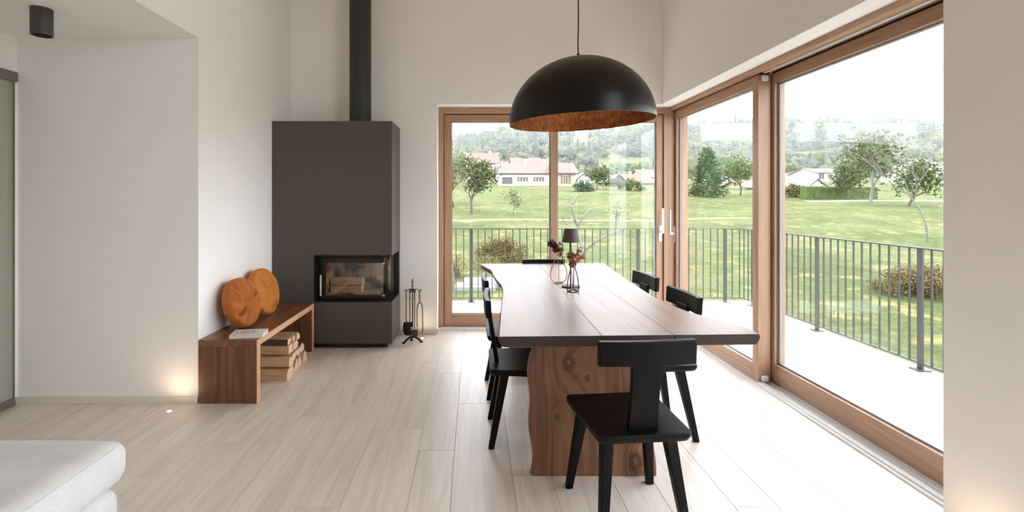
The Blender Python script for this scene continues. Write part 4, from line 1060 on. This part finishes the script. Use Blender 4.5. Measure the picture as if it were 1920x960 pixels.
def bush(name, label, base, rx, ry, h, leaf, n, size, seed, cat='bush', group=None):
    rg = random.Random(seed); t = thing(name, label, cat, tuple(base), group=group); m = MB()
    cs = []
    for i in range(60):
        a = rg.uniform(0, 6.28); q = rg.random()**0.5; zz = rg.random()
        cs.append((rx*q*math.cos(a)*(1-0.3*zz), ry*q*math.sin(a)*(1-0.3*zz), h*(0.12+0.8*zz*(1-0.4*q*q))))
    for i in range(12):
        c = cs[i]; m.tube([(c[0]*0.15, c[1]*0.15, -0.05), (c[0]*0.5, c[1]*0.5, c[2]*0.5), c], [0.03, 0.02, 0.008], 5, caps=False)
    m.build('stems', 'trunk', t, smooth=True, norm=False)
    o = leaves_mesh(rg, cs, min(rx, h)*0.13, n, size).build('foliage', leaf, t, norm=False); o['kind'] = 'stuff'
    return t
def conifer(label, base, H, r, seed, leaf='lf_dark', group=None):
    rg = random.Random(seed); t = thing('conifer_tree', label, 'tree', tuple(base), group=group)
    MB().tube([(0, 0, 0), (0, 0, H)], [H*0.02, 0.02], 6).build('trunk', 'trunk', t, smooth=True)
    cs = []
    for i in range(220):
        z = rg.random()**1.3; rr = r*(1-z)*(0.5+0.5*rg.random()); a = rg.uniform(0, 6.28); cs.append((rr*math.cos(a), rr*math.sin(a), H*(0.06+0.94*z)))
    o = leaves_mesh(rg, cs, r*0.12, 2600, r*0.10).build('foliage', leaf, t, norm=False); o['kind'] = 'stuff'

tree('apple_tree', 'spreading olive-green apple tree with a leaning trunk on the meadow', 'tree', land(884, 401), 5.0, 0.95, 'lf_olive', 2800, 0.13, 0.36, seed=12, lean=(0.25, 0), nb=(3, 5))
tree('apple_tree', 'half-bare apple tree standing behind the leaning one', 'tree', land(850, 388), 5.8, 0.9, 'lf_rust', 900, 0.13, 0.5, seed=5)
tree('sapling', 'thin young sapling with sparse leaves on the meadow', 'tree', land(963, 402), 2.4, 0.6, 'lf_olive', 260, 0.09, 0.25, seed=9, levels=2, r0=0.04)
tree('sapling', 'thin sapling growing past the bare pruned fruit tree', 'tree', land(1155, 428), 2.6, 0.7, 'lf_mid', 120, 0.07, 0.3, seed=19, levels=2, r0=0.05)
# bare pruned tree close to the balcony, built branch by branch
bt = thing('bare_fruit_tree', 'pale leafless pruned fruit tree just beyond the railing', 'tree', tuple(land(1088, 512)))
def bare(px_pts, Y, r0, r1):
    pts = [at(px, py, Y)-Vector(bt.location) for px, py in px_pts]
    # natural sway in depth
    pts = [p+Vector((0, 0.18*math.sin(i*1.7+px_pts[0][0]), 0)) for i, p in enumerate(pts)]
    n = len(pts); return MB().tube(pts, [r0+(r1-r0)*k/(n-1) for k in range(n)], 7)
YT = bt.location.y
for pts, r0, r1 in [([(1088, 513), (1087, 490), (1092, 470), (1086, 448), (1084, 425), (1076, 405), (1070, 388), (1067, 374)], 0.085, 0.035),
                    ([(1067, 374), (1056, 371), (1046, 374)], 0.03, 0.012), ([(1070, 388), (1078, 378), (1082, 366)], 0.028, 0.012),
                    ([(1084, 425), (1091, 406), (1104, 396), (1118, 391), (1132, 393)], 0.045, 0.014), ([(1091, 406), (1092, 396), (1102, 388)], 0.025, 0.012),
                    ([(1087, 486), (1098, 470), (1110, 458), (1122, 448), (1140, 440), (1160, 434), (1176, 428)], 0.07, 0.018), ([(1110, 458), (1106, 444), (1098, 436)], 0.03, 0.012),
                    ([(1160, 434), (1182, 440), (1196, 450)], 0.02, 0.01), ([(1176, 428), (1160, 418), (1158, 404)], 0.018, 0.01),
                    ([(1080, 410), (1062, 422), (1056, 412), (1055, 402)], 0.03, 0.012)]:
    bare(pts, YT, r0, r1).build('branch', 'pale_trunk', bt, smooth=True)
bush('shrub', 'brown-green straggly shrub behind the railing', land(942, 488), 1.35, 0.8, 1.15, 'lf_rust', 5200, 0.045, 31)
bush('shrub', 'low yellow-flecked bush by the foot of the railing', land(915, 506), 0.9, 0.6, 0.55, 'lf_yel', 1300, 0.035, 32)
bush('shrub', 'pale thin weed clump beside the concrete slab', land(858, 520), 0.6, 0.5, 1.1, 'lf_yel', 500, 0.035, 33)
bush('hedge_bush', 'broad autumn-coloured hedge bush beyond the side railing', land(1728, 553), 1.75, 0.9, 1.05, 'lf_rust', 9000, 0.04, 34)
def hedge(label, a, b, h, t, leaf, seed):
    rg = random.Random(seed); o = thing('clipped_hedge', label, 'hedge', ((a.x+b.x)/2, (a.y+b.y)/2, (a.z+b.z)/2))
    d = b-a; L = d.length; ang = math.atan2(d.y, d.x); o.rotation_euler = (0, 0, ang)
    MB().box(-L/2, L/2, -t/2, t/2, -0.6, h*0.93).build('core', leaf, o)
    m = MB()
    for i in range(int(900+L*60)):
        f = rg.random(); x = rg.uniform(-L/2, L/2)
        c = Vector((x, -t/2-rg.random()*0.06, rg.uniform(0, h))) if f < .6 else Vector((x, rg.uniform(-t/2, t/2), h*0.95+rg.random()*0.06))
        u = Vector((rg.gauss(0, 1), rg.gauss(0, .4), rg.gauss(0, 1))).normalized(); w = u.cross(Vector((rg.gauss(0, .3), 1, rg.gauss(0, .3)))).normalized(); s = 0.13
        m.add([c-u*s, c-w*s*.6, c+u*s, c+w*s*.6], [(0, 1, 2, 3)])
    q = m.build('foliage', leaf, o, norm=False); q['kind'] = 'stuff'
p = land(1506, 374); q = land(1690, 376)
hedge('long clipped green hedge at the meadow edge', Vector((p.x, p.y, p.z)), Vector((q.x, p.y+2, q.z)), 1.75, 1.0, 'lf_mid', 3)
MT['asphalt'] = plain('pale_road', (170, 170, 168), 0.9)
strip('village_road', 'pale road running along the clipped hedge', 'road', [Vector((x, p.y-3.2+0.02*(x-p.x), 0)) for x in [p.x-2+3*k for k in range(26)]], 2.2, 'asphalt', 0.05, 'structure')
tree('broad_tree', 'broad thinning tree with a pale trunk in front of the hedge', 'tree', land(1632, 384), 7.6, 0.95, 'lf_olive', 2600, 0.2, 0.75, seed=22, trunk='pale_trunk', nb=(3, 5))
tree('broad_tree', 'smaller loose green tree beside the broad thinning one', 'tree', land(1702, 388), 5.6, 0.75, 'lf_mid', 1500, 0.2, 0.7, seed=23)
tree('bare_birch', 'pale leafless twiggy tree with a thin bent trunk', 'tree', land(1738, 452), 6.4, 0.75, 'lf_yel', 160, 0.05, 0.4, seed=27, trunk='pale_trunk', levels=4, r0=0.07)
conifer('dark green bushy conifer by the first village houses', land(1326, 369), 6.6, 2.6, 41)
bush('shrub', 'dark round shrub at the left end of the clipped hedge', land(1490, 370), 1.8, 1.4, 2.0, 'lf_olive', 1400, 0.14, 42)
bush('shrub', 'rounded green shrub before the low white village house', land(1182, 358), 2.6, 1.5, 2.1, 'lf_mid', 1300, 0.16, 43)
bush('shrub', 'dark low shrub beside the white gabled house', land(1094, 359), 2.0, 1.4, 1.8, 'lf_dark', 1000, 0.16, 44)
tree('village_tree', 'grey-green tree between the white gabled house and the low house', 'tree', land(1120, 356), 5.0, 0.8, 'lf_olive', 1200, 0.24, 0.7, seed=45)
tree('village_tree', 'round green tree beside the pale roofed house', 'tree', land(1388, 366), 5.2, 0.8, 'lf_mid', 1200, 0.22, 0.7, seed=46)
tree('village_tree', 'olive tree overlapping the clipped hedge near the broad tree', 'tree', land(1590, 374), 4.8, 0.8, 'lf_olive', 1200, 0.22, 0.6, seed=47)

# ---- village houses
MT['h_white'] = plain('white_render', (244, 240, 232), 0.9); MT['h_cream'] = plain('cream_render', (190, 168, 142), 0.9); MT['h_grey'] = plain('grey_render', (206, 206, 204), 0.9)
MT['tile_red'] = plain('terracotta_roof', (118, 94, 85), 0.9, noise=0.15, nscale=3.0); MT['tile_brown'] = plain('brown_roof', (112, 94, 88), 0.9, noise=0.12, nscale=3.0); MT['tile_grey'] = plain('grey_roof', (126, 124, 126), 0.9, noise=0.1, nscale=3.0)
MT['shutter'] = plain('orange_brown_shutter', (128, 96, 74), 0.7); MT['dkglass'] = plain('dark_window_pane', (60, 66, 70), 0.2); MT['eave'] = plain('dark_eave', (70, 60, 56), 0.8); MT['garage'] = plain('brown_garage_door', (112, 80, 64), 0.7)
def house(label, px0, px1, Y, py_base, py_eave, py_ridge, depth=8.0, ridge='x', wallm='h_white', roofm='tile_red', wins=(), chimneys=(), over=0.6, garage=None, porch=None):
    """a village house standing at distance Y, fronts facing the valley"""
    a = at(px0, py_base, Y); b = at(px1, py_base, Y); e = at(px0, py_eave, Y).z; rz = at(px0, py_ridge, Y+ (depth/2 if ridge == 'x' else 0)).z
    w = b.x-a.x; h = e-a.z; hr = max(0.8, rz-e); x0 = (a.x+b.x)/2
    t = thing('house', label, 'house', (x0, Y, a.z), group='village houses')
    zb = -3.0
    if ridge == 'x':
        m = MB().prism([(0, zb), (depth, zb), (depth, h), (depth/2, h+hr), (0, h)], -w/2, w/2, 'x')
    else:
        m = MB().prism([(-w/2, zb), (w/2, zb), (w/2, h), (0, h+hr), (-w/2, h)], 0, depth, 'y')
    m.build('wall', wallm, t)
    T = 0.18
    if ridge == 'x':
        s = hr/(depth/2)
        for sg in (0, 1):
            yo, yi = (-over, depth/2) if sg == 0 else (depth+over, depth/2)
            zo = h-over*s
            MB().hexa([(-w/2-over, yo, zo), (w/2+over, yo, zo), (w/2+over, yi, h+hr), (-w/2-over, yi, h+hr), (-w/2-over, yo, zo+T), (w/2+over, yo, zo+T), (w/2+over, yi, h+hr+T), (-w/2-over, yi, h+hr+T)]).build('roof_slope', roofm, t)
        MB().box(-w/2-over, w/2+over, -over-0.08, -over+0.04, h-over*s-0.05, h-over*s+0.2).build('eave_board', 'eave', t)
    else:
        s = hr/(w/2)
        for sg in (-1, 1):
            xo = sg*(w/2+over); zo = h-over*s
            MB().hexa([(xo, -over, zo), (0, -over, h+hr), (0, depth+over, h+hr), (xo, depth+over, zo), (xo, -over, zo+T), (0, -over, h+hr+T), (0, depth+over, h+hr+T), (xo, depth+over, zo+T)]).build('roof_slope', roofm, t)
            MB().hexa([(xo, -over-.06, zo-.1), (0, -over-.06, h+hr-.1), (0, -over, h+hr-.1), (xo, -over, zo-.1), (xo, -over-.06, zo+T), (0, -over-.06, h+hr+T), (0, -over, h+hr+T), (xo, -over, zo+T)]).build('verge_board', 'eave', t)
    for (px, py, ww, hh, sh) in wins:
        c = at(px, py, Y); cx, cz = c.x-x0, c.z-a.z
        f = MB().box(cx-ww/2-.08, cx+ww/2+.08, -0.05, 0.1, cz-hh/2-.08, cz+hh/2+.08).build('window', 'h_white', t)
        MB().box(cx-ww/2, cx-0.04, -0.065, 0.05, cz-hh/2, cz+hh/2).build('pane', 'dkglass', f); MB().box(cx+0.04, cx+ww/2, -0.065, 0.05, cz-hh/2, cz+hh/2).build('pane', 'dkglass', f)
        if sh:
            for sg in (-1, 1): MB().box(cx+sg*(ww/2+.1)-(.5 if sg < 0 else 0), cx+sg*(ww/2+.1)+(.5 if sg > 0 else 0), -0.09, 0.0, cz-hh/2, cz+hh/2).build('shutter', 'shutter', f)
    for (px, py) in chimneys:
        c = at(px, py, Y+depth/2)
        cm = MB().box(c.x-x0-.28, c.x-x0+.28, depth/2-.25, depth/2+.25, h, c.z-a.z).build('chimney', 'h_white', t)
        MB().box(c.x-x0-.5, c.x-x0+.5, depth/2-.5, depth/2+.5, c.z-a.z, c.z-a.z+.15).build('chimney_cap', 'eave', cm)
    if garage:
        (qx0, qx1, qy0, qy1) = garage; A = at(qx0, qy1, Y); Bq = at(qx1, qy0, Y)
        MB().box(A.x-x0, Bq.x-x0, -0.06, 0.1, A.z-a.z, Bq.z-a.z).build('garage_door', 'garage', t)
    if porch:
        (qx0, qx1, qy0, qy1) = porch; A = at(qx0, qy1, Y); Bq = at(qx1, qy0, Y)
        f = MB().box(A.x-x0, Bq.x-x0, -0.05, 0.1, A.z-a.z, Bq.z-a.z).build('porch_opening', 'dkglass', t)
        for xx in (A.x-x0, Bq.x-x0): MB().box(xx-.12, xx+.12, -0.3, 0.0, A.z-a.z-.4, Bq.z-a.z+.2).build('porch_post', 'h_white', f)
house('long low white house with orange shutters and a porch', 936, 1029, 100, 348, 325, 308, 14, 'x', 'h_white', 'tile_brown', [(980, 336, 1.1, 1.0, True), (1010, 336, 1.1, 1.0, True)], [(985, 297), (1020, 298)], porch=(940, 962, 332, 345))
house('two-storey cream house with an orange shuttered window over a garage', 1044, 1079, 96, 360, 324, 307, 10, 'x', 'h_cream', 'tile_brown', [(1060.5, 337, 0.8, 1.7, True)], (), garage=(1053, 1075, 351, 360))
house('upper white house with a wide terracotta roof behind the porch house', 962, 1034, 122, 322, 310, 297, 9, 'x', 'h_white', 'tile_red', [(985, 315, .8, .7, False), (1007, 315, .8, .7, False)], [(1018, 296)])
house('white house with a terracotta roof and two chimneys behind the apple trees', 874, 932, 118, 330, 305, 288, 10, 'x', 'h_white', 'tile_red', [(885, 311, 1, .9, False), (902, 311, 1, .9, False), (918, 311, 1, .9, False)], [(919, 282), (928, 290)])
house('small house with a red roof between the terracotta roofed ones', 930, 956, 132, 325, 314, 304, 8, 'x', 'h_white', 'tile_red')
house('small white gabled house with a balcony', 1083, 1108, 112, 352, 335, 325, 9, 'y', 'h_white', 'tile_grey', [(1090, 341, .9, 1.1, False), (1101, 341, .9, 1.1, False)])
house('low house with a brown gable end facing the meadow', 1143, 1175, 104, 357, 344, 328, 14, 'y', 'h_cream', 'tile_red', [(1158, 350, 1.2, 1.0, False)], over=0.9)
house('wide low house with a terracotta roof and grey forecourt', 1176, 1224, 108, 358, 343, 328, 10, 'x', 'h_white', 'tile_red', [(1212, 352, 1.0, 1.0, False)], [(1181, 321)])
house('house with a pale red roof above the wide low house', 1204, 1238, 128, 343, 332, 319, 9, 'x', 'h_white', 'tile_red', (), [(1206, 316)])
house('pale roofed house beside the dark conifer', 1345, 1392, 102, 360, 345, 330, 10, 'y', 'h_white', 'tile_grey', [(1368, 349, 1.1, 1.0, False)])
house('cream house with a brown roof beside the round green tree', 1400, 1430, 89, 366, 352, 340, 9, 'x', 'h_cream', 'tile_brown', [(1404, 358, 1, .9, False)])
house('long white row house under a pale roof beyond the hedge', 1462, 1520, 155, 352, 338, 326, 10, 'x', 'h_white', 'tile_grey', [(1480+14*k, 344, 1.1, 1.0, False) for k in range(4)])
house('tall white block with grey windows beyond the hedge', 1532, 1580, 140, 358, 324, 317, 12, 'x', 'h_white', 'tile_brown', [(1540, 331, 1.6, 1.6, False), (1556, 331, 1.2, 1.4, False), (1570, 331, 1.2, 1.4, False), (1556, 345, 1.2, 1.4, False), (1570, 345, 1.2, 1.4, False)])
house('gabled pale house with grey roof in front of the white block', 1514, 1548, 112, 362, 350, 336, 10, 'y', 'h_white', 'tile_grey', [(1531, 354, 1, .9, False)])
house('grey rendered house under a grey roof at the hedge end', 1452, 1494, 108, 364, 350, 338, 10, 'x', 'h_grey', 'tile_grey', [(1476, 357, 1, .9, False)])
house('white house on the rise behind the smaller loose tree', 1706, 1742, 135, 352, 322, 306, 10, 'y', 'h_white', 'tile_grey', [(1716, 333, 1.2, 1.2, False), (1732, 333, 1.2, 1.2, False)])
house('white house half hidden by the twiggy pale tree', 1738, 1776, 120, 356, 318, 300, 10, 'x', 'h_white', 'tile_grey', [(1750, 330, 1.2, 1.2, False), (1764, 330, 1.2, 1.2, False)])
house('large white villa on the wooded hillside', 1655, 1690, 300, 284, 276, 269, 14, 'x', 'h_white', 'tile_grey', [(1664, 279, 1.6, 1.4, False), (1680, 279, 1.6, 1.4, False)])
house('small white villa high on the misty hill', 1604, 1622, 370, 250, 243, 238, 12, 'x', 'h_white', 'tile_grey')
house('pale villa near the hill crest above the meadow', 1572, 1588, 360, 252, 245, 240, 12, 'x', 'h_white', 'tile_grey')
house('pale villa high on the hill above the white row house', 1506, 1526, 370, 246, 239, 233, 12, 'x', 'h_white', 'tile_grey')
house('white farmhouse on the hill above the cream house', 1080, 1102, 330, 268, 262, 257, 12, 'x', 'h_white', 'tile_grey')

# ---- parked cars
def car(label, px, py, Y, c):
    p = at(px, py, Y); p.z = ground(p.x, p.y)+0.15; t = thing('car', label, 'car', tuple(p), R(8))
    MT[label] = plain(label.replace(' ', '_')+'_paint', c, 0.3)
    MB().prism([(-1.9, 0.35), (1.9, 0.35), (2.0, 0.7), (1.3, 0.85), (0.9, 1.38), (-0.9, 1.42), (-1.75, 0.95), (-1.95, 0.8)], -0.8, 0.8, 'y').build('body', label, t, bevel=0.05)
    MB().prism([(1.12, 0.9), (0.82, 1.3), (-0.85, 1.33), (-1.5, 0.95)], -0.815, 0.815, 'y').build('window_band', 'dkglass', t)
    for sx in (-1.2, 1.2):
        for syy in (-0.72, 0.72):
            MB().prism([(sx+.33*math.cos(q), .33+.33*math.sin(q)) for q in [2*math.pi*k/14 for k in range(14)]], syy-.1, syy+.1, 'y').build('wheel', 'rubber', t)
car('small dark car parked before the low gabled house', 1150, 358, 98, (52, 56, 64))
car('light blue car parked beside the dark one', 1138, 357, 100, (150, 164, 178))

# ---- trees of the wooded hill: far too many to count, one object
def ico():
    bm = bmesh.new(); bmesh.ops.create_icosphere(bm, subdivisions=1, radius=1.0)
    v = np.array([x.co[:] for x in bm.verts]); f = np.array([[q.index for q in x.verts] for x in bm.faces]); bm.free(); return v, f
IV, IF = ico()
def forest(name, label, pts, mat, seed, rmin, rmax):
    rn = np.random.RandomState(seed); V = []; Fc = []; off = 0
    for (x, y) in pts:
        r = rn.uniform(rmin, rmax); hh = r*rn.uniform(0.9, 1.6)
        cone = rn.rand() < 0.12
        for q in range(5):
            d = 1+0.20*rn.randn(len(IV), 1); t = q/4.0
            if cone: s = 0.55*(1.15-t); o = np.array([0, 0, hh*(0.2+1.9*t)]); z = 0.55
            else: s = rn.uniform(0.42, 0.68); o = np.array([rn.uniform(-.6, .6)*r, rn.uniform(-.6, .6)*r, hh*(0.35+0.9*rn.rand())]); z = s*0.85
            v = IV*d*np.array([r*s, r*s, hh*z])+o+np.array([x, y, ground(x, y)]); V.append(v); Fc.append(IF+off); off += len(IV)
    V = np.concatenate(V); Fc = np.concatenate(Fc)
    me = bpy.data.meshes.new(name); me.from_pydata(V.tolist(), [], Fc.tolist()); me.materials.append(MT[mat]); me.update()
    o = bpy.data.objects.new(name, me); col.objects.link(o); return tag(o, label, 'forest', kind='stuff')
rg = random.Random(77)
def clear(x, y):
    px = VX+F*x/y; py = HY-(ground(x, y)-CH)/y*F
    if 1112 < px < 1235 and 296 < py < 334: return rg.random() < 0.93
    if 1440 < px < 1600 and 283 < py < 306: return rg.random() < 0.9
    if 1640 < px < 1700 and 268 < py < 300: return True
    if 1600 < px < 1720 and 280 < py < 296: return rg.random() < 0.6
    for (a, b, c, d) in ((1600, 1626, 236, 256), (1568, 1592, 240, 258), (1502, 1530, 234, 252), (1076, 1106, 258, 276)):
        if a < px < b and c < py < d: return True
    return False
far_, mid_ = [], []
MT['fo_grey'] = leaf_mat('grey_green_forest', (58, 64, 57), (90, 96, 85)); MT['fo_olive'] = leaf_mat('olive_forest', (78, 82, 60), (110, 110, 84)); MT['fo_mid'] = leaf_mat('green_woodland', (62, 76, 50), (96, 106, 72))
while len(far_) < 2500:
    y = rg.uniform(215, 500); x = rg.uniform(-0.12*y, 1.12*y)
    if not clear(x, y): far_.append((x, y))
forest('hillside_forest', 'misty wooded hillside behind the village', far_[:1700], 'fo_grey', 1, 2.2, 4.6)
forest('hillside_forest', 'olive and yellowing woodland patches on the misty hillside', far_[1700:], 'fo_olive', 2, 2.2, 4.4)
while len(mid_) < 150:
    y = rg.uniform(150, 225); x = rg.uniform(-0.1*y, 1.1*y)
    if not clear(x, y): mid_.append((x, y))
forest('valley_woodland', 'loose green woodland between the village roofs and the hill', mid_, 'fo_mid', 3, 1.8, 3.6)

# ---- valley mist
M = Mat('valley_mist')
vs_ = M.n('VolumeScatter', Color=(0.97, 0.985, 1.0, 1), Density=0.00055, Anisotropy=0.0)
M.t.links.new(vs_.outputs[0], M.out.inputs['Volume']); MT['mist'] = M.m
o = MB().box(-600, 1100, 88, 1000, -30, 130).build('valley_mist', 'mist')
tag(o, 'pale mist hanging over the valley and the hills', 'mist', kind='stuff')
